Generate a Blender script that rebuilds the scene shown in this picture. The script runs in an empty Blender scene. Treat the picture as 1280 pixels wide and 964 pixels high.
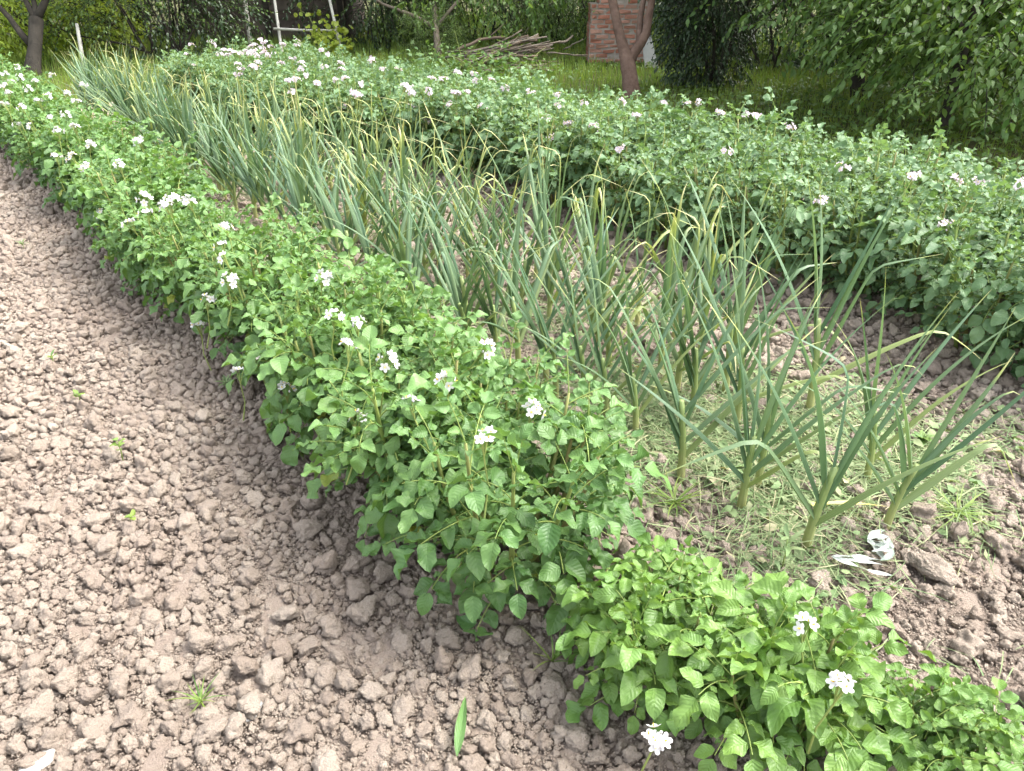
import bpy, math, random
import numpy as np

rng = np.random.default_rng(11)
random.seed(11)
C = bpy.context.scene.collection
PI = math.pi

# ------------------------------------------------------------------ camera maths (used to read positions off the photograph)
H = 1.4
FPX = 965.0
PITCH, YAW = math.radians(29.3), math.radians(38.3)
CF = np.array([math.sin(YAW) * math.cos(PITCH), math.cos(YAW) * math.cos(PITCH), -math.sin(PITCH)])
CR = np.array([math.cos(YAW), -math.sin(YAW), 0.0])
CU = np.cross(CR, CF)


def at(px, py, z=0.0):
    d = CF * FPX + CR * (px - 640) + CU * (482 - py)
    return np.array([0, 0, H]) + d * ((z - H) / d[2])


def at_depth(px, py, depth):
    d = CF + CR * ((px - 640) / FPX) + CU * ((482 - py) / FPX)
    return np.array([0, 0, H]) + d * depth


# ------------------------------------------------------------------ mesh builder
class MB:
    def __init__(self):
        self.V, self.F3, self.F4, self.A, self.M3, self.M4, self.n = [], [], [], [], [], [], 0

    def add(self, v, quads=None, tris=None, attr=None, mat=0):
        v = np.asarray(v, np.float32).reshape(-1, 3)
        if attr is None:
            attr = np.tile(np.array([random.random(), 0, 0, 0.5], np.float32), (len(v), 1))
        self.V.append(v)
        self.A.append(np.asarray(attr, np.float32).reshape(-1, 4))
        if quads is not None and len(quads):
            q = np.asarray(quads, np.int64).reshape(-1, 4) + self.n
            self.F4.append(q)
            self.M4.append(np.full(len(q), mat, np.int32))
        if tris is not None and len(tris):
            t = np.asarray(tris, np.int64).reshape(-1, 3) + self.n
            self.F3.append(t)
            self.M3.append(np.full(len(t), mat, np.int32))
        self.n += len(v)

    def mesh(self, name, mats, smooth=True):
        me = bpy.data.meshes.new(name)
        v = np.concatenate(self.V) if self.V else np.zeros((0, 3), np.float32)
        a = np.concatenate(self.A) if self.A else np.zeros((0, 4), np.float32)
        q = np.concatenate(self.F4) if self.F4 else np.zeros((0, 4), np.int64)
        t = np.concatenate(self.F3) if self.F3 else np.zeros((0, 3), np.int64)
        mi = np.concatenate(self.M4 + self.M3) if (self.M4 or self.M3) else np.zeros(0, np.int32)
        me.vertices.add(len(v))
        me.vertices.foreach_set('co', v.ravel())
        loops = np.concatenate([q.ravel(), t.ravel()]).astype(np.int32)
        me.loops.add(len(loops))
        me.loops.foreach_set('vertex_index', loops)
        ls = np.concatenate([np.arange(len(q)) * 4, len(q) * 4 + np.arange(len(t)) * 3]).astype(np.int32)
        me.polygons.add(len(ls))
        me.polygons.foreach_set('loop_start', ls)
        me.polygons.foreach_set('material_index', mi)
        me.polygons.foreach_set('use_smooth', np.full(len(ls), smooth))
        at_ = me.attributes.new('a', 'FLOAT_COLOR', 'POINT')
        at_.data.foreach_set('color', a.ravel())
        for m in (mats if isinstance(mats, (list, tuple)) else [mats]):
            me.materials.append(m)
        me.update(calc_edges=True)
        me.validate()
        return me


def link(name, me, parent=None, loc=None, rz=None):
    o = bpy.data.objects.new(name, me)
    C.objects.link(o)
    if parent is not None:
        o.parent = parent
    if loc is not None:
        o.location = loc
    if rz is not None:
        o.rotation_euler[2] = rz
    return o


def tag(o, label=None, cat=None, group=None, kind=None):
    if label: o['label'] = label
    if cat: o['category'] = cat
    if group: o['group'] = group
    if kind: o['kind'] = kind
    return o


def thing(name, loc, rz=0.0, label=None, cat=None, group=None):
    o = link(name, None, None, loc, rz)
    o.empty_display_size = 0.05
    return tag(o, label, cat, group)


def nrm(v):
    v = np.asarray(v, float)
    return v / np.maximum(np.linalg.norm(v, axis=-1, keepdims=True), 1e-9)


def tube(mb, pts, rad, sides=6, mat=0, rand=None, yel=0.0, cap=True, lump=0.0):
    pts = np.asarray(pts, float)
    n = len(pts)
    rad = np.broadcast_to(np.asarray(rad, float), (n,))
    T = nrm(np.gradient(pts, axis=0))
    ref = np.array([0.31, 0.93, 0.2]) if abs(T[0][2]) > 0.8 else np.array([0, 0, 1.0])
    S = nrm(np.cross(T, ref))
    B = np.cross(T, S)
    th = np.linspace(0, 2 * PI, sides, endpoint=False)
    r = rad[:, None] * (1 + lump * rng.normal(size=(n, sides)))
    v = pts[:, None] + r[..., None] * (np.cos(th)[None, :, None] * S[:, None] + np.sin(th)[None, :, None] * B[:, None])
    i, j = np.meshgrid(np.arange(n - 1), np.arange(sides), indexing='ij')
    j2 = (j + 1) % sides
    q = np.stack([i * sides + j, i * sides + j2, (i + 1) * sides + j2, (i + 1) * sides + j], -1).reshape(-1, 4)
    at_ = np.zeros((n, sides, 4))
    at_[..., 0] = random.random() if rand is None else rand
    at_[..., 1] = yel
    at_[..., 2] = (th / (2 * PI))[None]
    at_[..., 3] = np.linspace(0, 1, n)[:, None]
    v = v.reshape(-1, 3)
    at_ = at_.reshape(-1, 4)
    tris = None
    if cap:
        v = np.concatenate([v, pts[-1:], pts[:1]])
        at_ = np.concatenate([at_, at_[-1:], at_[:1]])
        k = n * sides
        jj = np.arange(sides)
        tris = np.concatenate([np.stack([(n - 1) * sides + jj, (n - 1) * sides + (jj + 1) % sides, np.full(sides, k)], -1),
                               np.stack([(jj + 1) % sides, jj, np.full(sides, k + 1)], -1)])
    mb.add(v, q, tris, at_, mat)


def leaf_template(nu, nv, kind):
    u = np.linspace(-1, 1, nu)
    v = np.linspace(0, 1, nv)
    if kind == 'ovate':
        w = np.sin(PI * np.clip(v, 0, 1) ** 0.84) ** 0.66 * (1 - 0.12 * v)
    elif kind == 'ellip':
        w = np.sin(PI * v ** 0.9) ** 0.9
    else:  # blade
        w = (1 - v ** 2.2) * (0.75 + 0.25 * np.sin(PI * v))
    w[0] = max(w[0], 0.08)
    w[-1] = 0.02
    U, Vv = np.meshgrid(u, v, indexing='ij')
    W = np.broadcast_to(w[None], U.shape)
    i, j = np.meshgrid(np.arange(nu - 1), np.arange(nv - 1), indexing='ij')
    q = np.stack([i * nv + j, (i + 1) * nv + j, (i + 1) * nv + j + 1, i * nv + j + 1], -1).reshape(-1, 4)
    return U.ravel(), Vv.ravel(), W.ravel(), q


TPL = {'hi': leaf_template(7, 10, 'ovate'), 'mid': leaf_template(5, 8, 'ovate'), 'lo': leaf_template(3, 4, 'ellip'),
       'ell': leaf_template(3, 5, 'ellip'), 'blade': leaf_template(3, 5, 'blade')}


def leaves(mb, P, D, N, L, W, tpl='mid', curl=0.25, fold=0.25, ruffle=0.12, yel=0.0, mat=0, rand=None):
    P = np.asarray(P, float).reshape(-1, 3)
    n = len(P)
    if n == 0:
        return
    D = nrm(D)
    S = nrm(np.cross(D, N))
    Nn = np.cross(S, D)
    L = np.broadcast_to(np.asarray(L, float), (n,))
    W = np.broadcast_to(np.asarray(W, float), (n,))
    u, v, w, q = TPL[tpl]
    k = len(u)
    cu = curl * rng.normal(1, 0.7, n)
    fo = fold * rng.normal(1, 0.6, n)
    ph = rng.uniform(0, 6.28, n)
    ph2 = rng.uniform(0, 6.28, n)
    rf = ruffle * rng.uniform(0.4, 1.6, n)
    fr = rng.uniform(7, 13, n)
    x = (u * w)[None] * W[:, None]
    x = x + (0.06 * np.sin(3 * v)[None] * rng.normal(0, 1, n)[:, None]) * L[:, None]
    y = v[None] * L[:, None] * (1 - 0.15 * np.abs(cu)[:, None] * v[None])
    z = (-cu[:, None] * v[None] ** 2 * L[:, None] + fo[:, None] * np.abs(u * w)[None] * W[:, None]
         + rf[:, None] * W[:, None] * (np.abs(u) ** 2 * w)[None] * np.sin(fr[:, None] * v[None] + ph[:, None] + 1.7 * np.sign(u)[None])
         + 0.35 * rf[:, None] * W[:, None] * w[None] * np.sin(5 * v[None] + 2.5 * u[None] + ph2[:, None]))
    vv = P[:, None] + x[..., None] * S[:, None] + y[..., None] * D[:, None] + z[..., None] * Nn[:, None]
    a = np.zeros((n, k, 4))
    a[..., 0] = (rng.random(n) if rand is None else np.broadcast_to(rand, (n,)))[:, None]
    a[..., 1] = np.broadcast_to(yel, (n,))[:, None]
    a[..., 2] = u * 0.5 + 0.5
    a[..., 3] = v
    Q = (q[None] + (np.arange(n) * k)[:, None, None]).reshape(-1, 4)
    mb.add(vv.reshape(-1, 3), Q, None, a.reshape(-1, 4), mat)


# ------------------------------------------------------------------ materials
def mat(name):
    m = bpy.data.materials.new(name)
    m.use_nodes = True
    nt = m.node_tree
    for n in list(nt.nodes):
        nt.nodes.remove(n)
    return m, nt


def N(nt, t, **kw):
    n = nt.nodes.new(t)
    for k, v in kw.items():
        setattr(n, k, v)
    return n


def mixcol(nt, fac, a, b, blend='MIX'):
    n = N(nt, 'ShaderNodeMix', data_type='RGBA', blend_type=blend)
    for s, val in ((0, fac), (6, a), (7, b)):
        if isinstance(val, bpy.types.NodeSocket):
            nt.links.new(val, n.inputs[s])
        elif s == 0:
            n.inputs[0].default_value = val
        else:
            n.inputs[s].default_value = (*val, 1)
    return n.outputs[2]


def math_(nt, op, a, b=None, c=None, clamp=False):
    n = N(nt, 'ShaderNodeMath', operation=op, use_clamp=clamp)
    for i, val in enumerate((a, b, c)):
        if val is None: continue
        if isinstance(val, bpy.types.NodeSocket):
            nt.links.new(val, n.inputs[i])
        else:
            n.inputs[i].default_value = val
    return n.outputs[0]


def noise(nt, scale, detail=3, rough=0.5, coord='Object', out=0):
    tc = N(nt, 'ShaderNodeTexCoord')
    n = N(nt, 'ShaderNodeTexNoise')
    n.inputs['Scale'].default_value = scale
    n.inputs['Detail'].default_value = detail
    n.inputs['Roughness'].default_value = rough
    nt.links.new(tc.outputs[coord], n.inputs['Vector'])
    return n.outputs[out]


def ramp(nt, fac, stops):
    n = N(nt, 'ShaderNodeValToRGB')
    el = n.color_ramp.elements
    while len(el) < len(stops):
        el.new(0.5)
    for e, (p, c) in zip(el, stops):
        e.position = p
        e.color = (*c, 1) if len(c) == 3 else c
    nt.links.new(fac, n.inputs[0])
    return n.outputs[0]


def finish(nt, col, rough=0.6, spec=0.3, bump=None, bstr=0.3, bdist=0.01, transl=0.0, tcol=None):
    b = N(nt, 'ShaderNodeBsdfPrincipled')
    if isinstance(col, bpy.types.NodeSocket):
        nt.links.new(col, b.inputs['Base Color'])
    else:
        b.inputs['Base Color'].default_value = (*col, 1)
    b.inputs['Roughness'].default_value = rough
    b.inputs['Specular IOR Level'].default_value = spec
    if bump is not None:
        bn = N(nt, 'ShaderNodeBump')
        bn.inputs['Strength'].default_value = bstr
        bn.inputs['Distance'].default_value = bdist
        nt.links.new(bump, bn.inputs['Height'])
        nt.links.new(bn.outputs[0], b.inputs['Normal'])
    out = N(nt, 'ShaderNodeOutputMaterial')
    sh = b.outputs[0]
    if transl > 0:
        t = N(nt, 'ShaderNodeBsdfTranslucent')
        if tcol is not None:
            nt.links.new(tcol, t.inputs[0])
        elif isinstance(col, bpy.types.NodeSocket):
            nt.links.new(col, t.inputs[0])
        mx = N(nt, 'ShaderNodeMixShader')
        mx.inputs[0].default_value = transl
        nt.links.new(sh, mx.inputs[1])
        nt.links.new(t.outputs[0], mx.inputs[2])
        sh = mx.outputs[0]
    nt.links.new(sh, out.inputs[0])


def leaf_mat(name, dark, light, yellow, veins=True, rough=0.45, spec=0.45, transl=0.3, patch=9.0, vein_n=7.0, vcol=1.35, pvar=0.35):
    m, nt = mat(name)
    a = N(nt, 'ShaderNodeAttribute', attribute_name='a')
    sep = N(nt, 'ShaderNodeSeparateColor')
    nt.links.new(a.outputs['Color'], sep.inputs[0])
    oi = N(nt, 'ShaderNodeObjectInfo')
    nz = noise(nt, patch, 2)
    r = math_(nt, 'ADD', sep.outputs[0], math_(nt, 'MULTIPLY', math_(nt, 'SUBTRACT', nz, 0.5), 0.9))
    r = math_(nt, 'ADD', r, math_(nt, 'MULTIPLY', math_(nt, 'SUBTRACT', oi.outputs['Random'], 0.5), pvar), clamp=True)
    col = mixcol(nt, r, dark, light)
    col = mixcol(nt, sep.outputs[1], col, yellow)
    bump = None
    if veins:
        uu = math_(nt, 'ABSOLUTE', math_(nt, 'MULTIPLY_ADD', sep.outputs[2], 2.0, -1.0))
        ph = math_(nt, 'SUBTRACT', math_(nt, 'MULTIPLY', a.outputs['Alpha'], vein_n), math_(nt, 'MULTIPLY', uu, 2.0))
        ph = math_(nt, 'ADD', ph, math_(nt, 'MULTIPLY', noise(nt, 60, 2), 0.9))
        sv = math_(nt, 'ABSOLUTE', math_(nt, 'SUBTRACT', math_(nt, 'FRACT', ph), 0.5))  # 0.5 on the vein .. 0 between
        side = math_(nt, 'MULTIPLY', math_(nt, 'SUBTRACT', sv, 0.40), 10.0, clamp=True)
        mid = math_(nt, 'SUBTRACT', 1.0, math_(nt, 'MULTIPLY', uu, 11.0), clamp=True)
        vv = math_(nt, 'MAXIMUM', math_(nt, 'MULTIPLY', side, 0.55), mid)
        hi = mixcol(nt, 1.0, col, (vcol, vcol, vcol * 0.95), 'MULTIPLY')
        col = mixcol(nt, math_(nt, 'MULTIPLY', vv, 0.30), col, hi)
        bump = math_(nt, 'ADD', math_(nt, 'MULTIPLY', math_(nt, 'SUBTRACT', 0.5, sv), 1.0), math_(nt, 'MULTIPLY', noise(nt, 130, 3), 0.9))
        bump = math_(nt, 'SUBTRACT', bump, math_(nt, 'MULTIPLY', mid, 0.5))
    tc = mixcol(nt, 1.0, col, (1.4, 1.3, 0.65), 'MULTIPLY')
    finish(nt, col, rough, spec, bump, 0.45, 0.003, transl, tc)
    return m


def garlic_mat(name, green, light, yellow, straw):
    m, nt = mat(name)
    a = N(nt, 'ShaderNodeAttribute', attribute_name='a')
    sep = N(nt, 'ShaderNodeSeparateColor')
    nt.links.new(a.outputs['Color'], sep.inputs[0])
    oi = N(nt, 'ShaderNodeObjectInfo')
    r = math_(nt, 'ADD', sep.outputs[0], math_(nt, 'MULTIPLY', math_(nt, 'SUBTRACT', oi.outputs['Random'], 0.5), 0.5), clamp=True)
    st = math_(nt, 'MULTIPLY', math_(nt, 'ABSOLUTE', math_(nt, 'SUBTRACT', math_(nt, 'FRACT', math_(nt, 'MULTIPLY', sep.outputs[2], 9.0)), 0.5)), 2.0)
    col = mixcol(nt, r, green, light)
    col = mixcol(nt, math_(nt, 'MULTIPLY', st, 0.3), col, light)
    y1 = math_(nt, 'MULTIPLY', sep.outputs[1], 1.9, clamp=True)
    y2 = math_(nt, 'MULTIPLY_ADD', sep.outputs[1], 2.4, -1.4, clamp=True)
    col = mixcol(nt, y1, col, yellow)
    col = mixcol(nt, y2, col, straw)
    tc = mixcol(nt, 1.0, col, (1.25, 1.3, 0.7), 'MULTIPLY')
    finish(nt, col, 0.42, 0.4, st, 0.25, 0.002, 0.22, tc)
    return m


M = {}
M['potato_leaf'] = leaf_mat('potato_leaf', (0.056, 0.132, 0.034), (0.135, 0.252, 0.072), (0.34, 0.36, 0.05))
M['young_leaf'] = leaf_mat('young_potato_leaf', (0.066, 0.150, 0.028), (0.152, 0.268, 0.060), (0.38, 0.38, 0.05))
M['bed_leaf'] = leaf_mat('bed_potato_leaf', (0.066, 0.138, 0.054), (0.155, 0.260, 0.118), (0.32, 0.34, 0.06))
M['wood_leaf'] = leaf_mat('tree_leaf', (0.050, 0.105, 0.026), (0.125, 0.205, 0.055), (0.22, 0.25, 0.05), veins=False, pvar=0.3, patch=2.0, transl=0.35)
M['fruit_leaf'] = leaf_mat('fruit_tree_leaf', (0.060, 0.135, 0.032), (0.150, 0.260, 0.075), (0.24, 0.28, 0.05), veins=True, pvar=0.2, patch=2.5, transl=0.35)
M['dark_leaf'] = leaf_mat('dark_shrub_leaf', (0.014, 0.034, 0.012), (0.036, 0.070, 0.022), (0.1, 0.13, 0.03), veins=False, patch=2.0, transl=0.15)
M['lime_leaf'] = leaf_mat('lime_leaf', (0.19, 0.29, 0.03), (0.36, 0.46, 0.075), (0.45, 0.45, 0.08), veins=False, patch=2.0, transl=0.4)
M['grass'] = leaf_mat('grass_blade', (0.095, 0.175, 0.030), (0.190, 0.300, 0.052), (0.32, 0.32, 0.09), veins=False, patch=1.2, transl=0.35, rough=0.55)
M['mulch'] = leaf_mat('cut_weeds', (0.065, 0.128, 0.042), (0.165, 0.255, 0.100), (0.40, 0.35, 0.22), veins=False, patch=3.0, transl=0.2, rough=0.7)
M['wilted'] = leaf_mat('wilted_leaf', (0.20, 0.24, 0.21), (0.40, 0.43, 0.40), (0.5, 0.5, 0.3), veins=True, transl=0.1, rough=0.6)
M['straw_leaf'] = leaf_mat('straw_leaf', (0.58, 0.50, 0.14), (0.70, 0.62, 0.24), (0.6, 0.5, 0.2), veins=False, transl=0.2)
M['garlic'] = garlic_mat('garlic_leaf', (0.046, 0.105, 0.058), (0.120, 0.200, 0.115), (0.27, 0.31, 0.095), (0.47, 0.43, 0.21))
M['garlic_stalk'] = garlic_mat('garlic_stalk', (0.19, 0.28, 0.085), (0.34, 0.40, 0.16), (0.42, 0.40, 0.18), (0.40, 0.26, 0.14))


def petal_mat(name, c1, c2):
    m, nt = mat(name)
    a = N(nt, 'ShaderNodeAttribute', attribute_name='a')
    sep = N(nt, 'ShaderNodeSeparateColor')
    nt.links.new(a.outputs['Color'], sep.inputs[0])
    col = mixcol(nt, sep.outputs[0], c1, c2)
    finish(nt, col, 0.6, 0.2, None, transl=0.3)
    return m


M['petal_white'] = petal_mat('white_petal', (0.66, 0.66, 0.63), (0.56, 0.53, 0.57))
M['petal_lilac'] = petal_mat('lilac_petal', (0.72, 0.64, 0.68), (0.58, 0.46, 0.57))


def plain(name, c1, c2, scale, rough=0.8, bstr=0.4, bdist=0.01, detail=5, spec=0.2, bscale=None, c3=None):
    m, nt = mat(name)
    nz = noise(nt, scale, detail, 0.6)
    a = N(nt, 'ShaderNodeAttribute', attribute_name='a')
    sep = N(nt, 'ShaderNodeSeparateColor')
    nt.links.new(a.outputs['Color'], sep.inputs[0])
    f = math_(nt, 'MULTIPLY_ADD', nz, 2.2, -0.6, clamp=True)
    col = mixcol(nt, f, c1, c2)
    if c3 is not None:
        col = mixcol(nt, math_(nt, 'MULTIPLY', sep.outputs[0], 0.8), col, c3)
    finish(nt, col, rough, spec, noise(nt, bscale or scale * 4, 6, 0.65), bstr, bdist)
    return m


M['anther'] = plain('anther', (0.75, 0.48, 0.05), (0.85, 0.6, 0.1), 50, 0.5)
M['stem'] = plain('potato_stem', (0.13, 0.23, 0.05), (0.24, 0.30, 0.075), 12, 0.5, 0.2, 0.003, c3=(0.22, 0.17, 0.08))
M['bark'] = plain('bark', (0.024, 0.021, 0.017), (0.058, 0.050, 0.040), 9, 0.9, 0.9, 0.02, bscale=22)
M['bark_red'] = plain('reddish_bark', (0.085, 0.052, 0.038), (0.17, 0.112, 0.085), 9, 0.9, 0.9, 0.02, bscale=24)
M['stick'] = plain('dead_branch', (0.10, 0.083, 0.066), (0.24, 0.21, 0.175), 7, 0.85, 0.6, 0.01, bscale=30, c3=(0.13, 0.09, 0.062))
M['pole'] = plain('weathered_pole', (0.50, 0.48, 0.42), (0.68, 0.66, 0.58), 7, 0.85, 0.5, 0.01)
M['boards'] = plain('shed_boards', (0.075, 0.060, 0.050), (0.15, 0.122, 0.10), 5, 0.85, 0.5, 0.01, c3=(0.07, 0.05, 0.04))
M['roofing'] = plain('shed_roof', (0.08, 0.075, 0.07), (0.14, 0.13, 0.12), 4, 0.9)
M['brick'] = plain('old_brick', (0.24, 0.082, 0.052), (0.36, 0.160, 0.108), 6, 0.9, 0.8, 0.014, c3=(0.36, 0.22, 0.17))
M['mortar'] = plain('mortar', (0.26, 0.22, 0.19), (0.40, 0.35, 0.31), 8, 0.95, 0.7, 0.015)
M['slab'] = plain('grey_slab', (0.34, 0.34, 0.33), (0.50, 0.49, 0.47), 6, 0.9, 0.5, 0.01)
M['stone'] = plain('white_stone', (0.26, 0.25, 0.235), (0.36, 0.35, 0.33), 25, 0.8, 0.3, 0.004)


def soil_mat(name, c1, c2, c3, big=1.6):
    m, nt = mat(name)
    a = N(nt, 'ShaderNodeAttribute', attribute_name='a')
    sep = N(nt, 'ShaderNodeSeparateColor')
    nt.links.new(a.outputs['Color'], sep.inputs[0])
    col = mixcol(nt, sep.outputs[0], c1, c2)
    col = mixcol(nt, math_(nt, 'MULTIPLY_ADD', noise(nt, big, 3), 2.4, -0.85, clamp=True), col, c3)
    fine = noise(nt, 260, 6, 0.7)
    col = mixcol(nt, math_(nt, 'MULTIPLY_ADD', fine, 1.2, -0.38, clamp=True), col, (0.22, 0.165, 0.13))
    b = math_(nt, 'ADD', noise(nt, 110, 7, 0.75), math_(nt, 'MULTIPLY', fine, 0.5))
    finish(nt, col, 0.95, 0.08, b, 1.0, 0.014)
    return m


M['clod'] = soil_mat('dry_clay_clods', (0.345, 0.283, 0.228), (0.50, 0.43, 0.352), (0.375, 0.303, 0.247))
M['soil'] = soil_mat('fine_soil', (0.32, 0.26, 0.21), (0.40, 0.33, 0.27), (0.35, 0.28, 0.23))

m_, nt_ = mat('meadow_earth')
c_ = mixcol(nt_, math_(nt_, 'MULTIPLY_ADD', noise(nt_, 0.8, 5), 2.4, -0.7, clamp=True), (0.055, 0.075, 0.022), (0.10, 0.085, 0.05))
finish(nt_, c_, 0.95, 0.05, noise(nt_, 14, 6, 0.7), 0.8, 0.05)
M['ground'] = m_

# ------------------------------------------------------------------ setting: ground
mb = MB()
g = np.linspace(-1, 1, 25)
g = np.sign(g) * np.abs(g) ** 2.2 * 260
X, Y = np.meshgrid(g, g, indexing='ij')
i, j = np.meshgrid(np.arange(24), np.arange(24), indexing='ij')
q = np.stack([i * 25 + j, (i + 1) * 25 + j, (i + 1) * 25 + j + 1, i * 25 + j + 1], -1)
mb.add(np.stack([X, Y, np.full_like(X, -0.04)], -1), q)
tag(link('ground', mb.mesh('ground', M['ground'])), kind='structure')


def hsoil(x, y):
    z = 0.010 * np.sin(2.3 * x + 1.1 * np.sin(1.7 * y)) * np.cos(1.9 * y + 0.7) + 0.006 * np.sin(7.1 * x + 2 * y) * np.sin(6.3 * y - x)
    for rx, hh, ww in ((1.03, 0.05, 0.22), (3.20, 0.05, 0.25), (3.56, 0.05, 0.25), (3.88, 0.04, 0.25)):   # earthed-up rows
        z = z + hh * np.exp(-((x - rx) / ww) ** 2)
    return z


mb = MB()
xs, ys = np.arange(-5, 5.0, 0.05), np.arange(-2.5, 9.6, 0.05)
X, Y = np.meshgrid(xs, ys, indexing='ij')
Z = hsoil(X, Y) + 0.006 * rng.normal(size=X.shape)
ed = np.minimum(np.minimum(X - xs[0], xs[-1] - X), np.minimum(Y - ys[0], ys[-1] - Y))
Z = np.where(ed < 0.02, -0.05, Z)
i, j = np.meshgrid(np.arange(len(xs) - 1), np.arange(len(ys) - 1), indexing='ij')
ny = len(ys)
q = np.stack([i * ny + j, (i + 1) * ny + j, (i + 1) * ny + j + 1, i * ny + j + 1], -1)
a_ = np.zeros((X.size, 4))
a_[:, 0] = rng.random(X.size)
mb.add(np.stack([X, Y, Z], -1), q, None, a_)
tag(link('garden_soil', mb.mesh('garden_soil', M['soil'])), kind='structure')


# ------------------------------------------------------------------ clods
def ico(sub):
    t = (1 + 5 ** 0.5) / 2
    v = [(-1, t, 0), (1, t, 0), (-1, -t, 0), (1, -t, 0), (0, -1, t), (0, 1, t), (0, -1, -t), (0, 1, -t), (t, 0, -1), (t, 0, 1), (-t, 0, -1), (-t, 0, 1)]
    f = [(0, 11, 5), (0, 5, 1), (0, 1, 7), (0, 7, 10), (0, 10, 11), (1, 5, 9), (5, 11, 4), (11, 10, 2), (10, 7, 6), (7, 1, 8),
         (3, 9, 4), (3, 4, 2), (3, 2, 6), (3, 6, 8), (3, 8, 9), (4, 9, 5), (2, 4, 11), (6, 2, 10), (8, 6, 7), (9, 8, 1)]
    v = [tuple(nrm(p)) for p in v]
    for _ in range(sub):
        mid, nf = {}, []

        def m(a, b):
            k = (min(a, b), max(a, b))
            if k not in mid:
                v.append(tuple(nrm(np.add(v[a], v[b]))))
                mid[k] = len(v) - 1
            return mid[k]
        for a, b, c in f:
            ab, bc, ca = m(a, b), m(b, c), m(c, a)
            nf += [(a, ab, ca), (b, bc, ab), (c, ca, bc), (ab, bc, ca)]
        f = nf
    return np.array(v), np.array(f)


ICO = {s: ico(s) for s in (0, 1, 2, 3, 4)}


def clod_shapes(sub, n, cut=0.35, rough=0.10):
    v, f = ICO[sub]
    out = []
    for _ in range(n):
        r = np.ones(len(v))
        for fr, am in ((1.5, 0.20), (3.1, 0.10)):
            for _k in range(3):
                d = nrm(rng.normal(size=3))
                r += am * np.sin(fr * (v @ d) * 2 + rng.uniform(0, 6.28)) * 0.6
        p = v * r[:, None]
        for _k in range(4):                       # broken faces
            d = nrm(rng.normal(size=3))
            h = rng.uniform(0.6, 0.95)
            s = p @ d
            p = p - np.where(s > h, (s - h) * 0.65, 0)[:, None] * d
        if rough:                                 # a clod is many crumbs stuck together
            for cnt, rad, am in ((18, 0.40, 0.26), (70, 0.19, 0.17)):
                cc = nrm(rng.normal(size=(cnt, 3)))
                dd = 1 - (v @ cc.T)
                p = p * (1 + am * (rough / 0.10) * (np.exp(-dd / (rad * rad * 0.5)).max(1) - 0.55))[:, None]
            p = p * (1 + 0.045 * (rough / 0.10) * rng.normal(size=len(v)) * (1 if sub > 1 else 2))[:, None]
        p *= np.array([1, rng.uniform(0.75, 1), rng.uniform(0.62, 0.9)])
        out.append(p)
    return np.array(out), f


SH = {s: clod_shapes(s, 16 if s < 3 else 10) for s in (0, 1, 2, 3)}


def rotmats(n, tilt=0.5):
    az, tx, ty = rng.uniform(0, 6.28, n), rng.normal(0, tilt, n), rng.normal(0, tilt, n)
    def R(ax, a):
        c, s, z, o = np.cos(a), np.sin(a), np.zeros_like(a), np.ones_like(a)
        if ax == 0: m = [[o, z, z], [z, c, -s], [z, s, c]]
        elif ax == 1: m = [[c, z, s], [z, o, z], [-s, z, c]]
        else: m = [[c, -s, z], [s, c, z], [z, z, o]]
        return np.moveaxis(np.array(m), -1, 0)
    return R(2, az) @ R(0, tx) @ R(1, ty)


def scatter_clods(mb, P, r, sub, tone=None):
    shp, f = SH[sub]
    n = len(P)
    if n == 0: return
    k = rng.integers(0, len(shp), n)
    v = shp[k] * r[:, None, None]
    v = np.einsum('nij,nkj->nki', rotmats(n), v) + P[:, None]
    a = np.zeros((n, v.shape[1], 4))
    a[..., 0] = (rng.random(n) if tone is None else tone)[:, None]
    F = (f[None] + (np.arange(n) * v.shape[1])[:, None, None]).reshape(-1, 3)
    mb.add(v.reshape(-1, 3), None, F, a.reshape(-1, 4))


def keep_in(px_margin, x, y, z=0.0):
    d = np.stack([x, y, np.full_like(x, z - H)], -1)
    dep = d @ CF
    u = 640 + FPX * (d @ CR) / np.maximum(dep, 0.01)
    v = 482 - FPX * (d @ CU) / np.maximum(dep, 0.01)
    return (dep > 0.3) & (u > -px_margin) & (u < 1280 + px_margin) & (v < 964 + px_margin), dep


def pack(x0, x1, y0, y1, passes, thin=None):
    """dart-throwing, large lumps first"""
    cell = 0.05
    grid = {}
    out = []
    for r0, r1, dens, gap in passes:
        n = int((x1 - x0) * (y1 - y0) * dens)
        X = rng.uniform(x0, x1, n)
        Y = rng.uniform(y0, y1, n)
        R_ = rng.uniform(r0, r1, n)
        ok, dep = keep_in(330, X, Y)
        ok &= dep < 11
        ok &= rng.random(n) < np.clip((r1 * FPX / 2.4 / np.maximum(dep, 0.1)) ** 2.5, 0, 1)
        if thin is not None:
            ok &= rng.random(n) < thin(X, Y, R_)
        for x, y, r in zip(X[ok], Y[ok], R_[ok]):
            ci, cj = int(x // cell), int(y // cell)
            bad = False
            for di in (-1, 0, 1):
                for dj in (-1, 0, 1):
                    for (a, b, c) in grid.get((ci + di, cj + dj), ()):
                        if (a - x) ** 2 + (b - y) ** 2 < (gap * (r + c)) ** 2:
                            bad = True
                            break
                    if bad: break
                if bad: break
            if not bad:
                grid.setdefault((ci, cj), []).append((x, y, r))
                out.append((x, y, r))
    return np.array(out)


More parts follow.
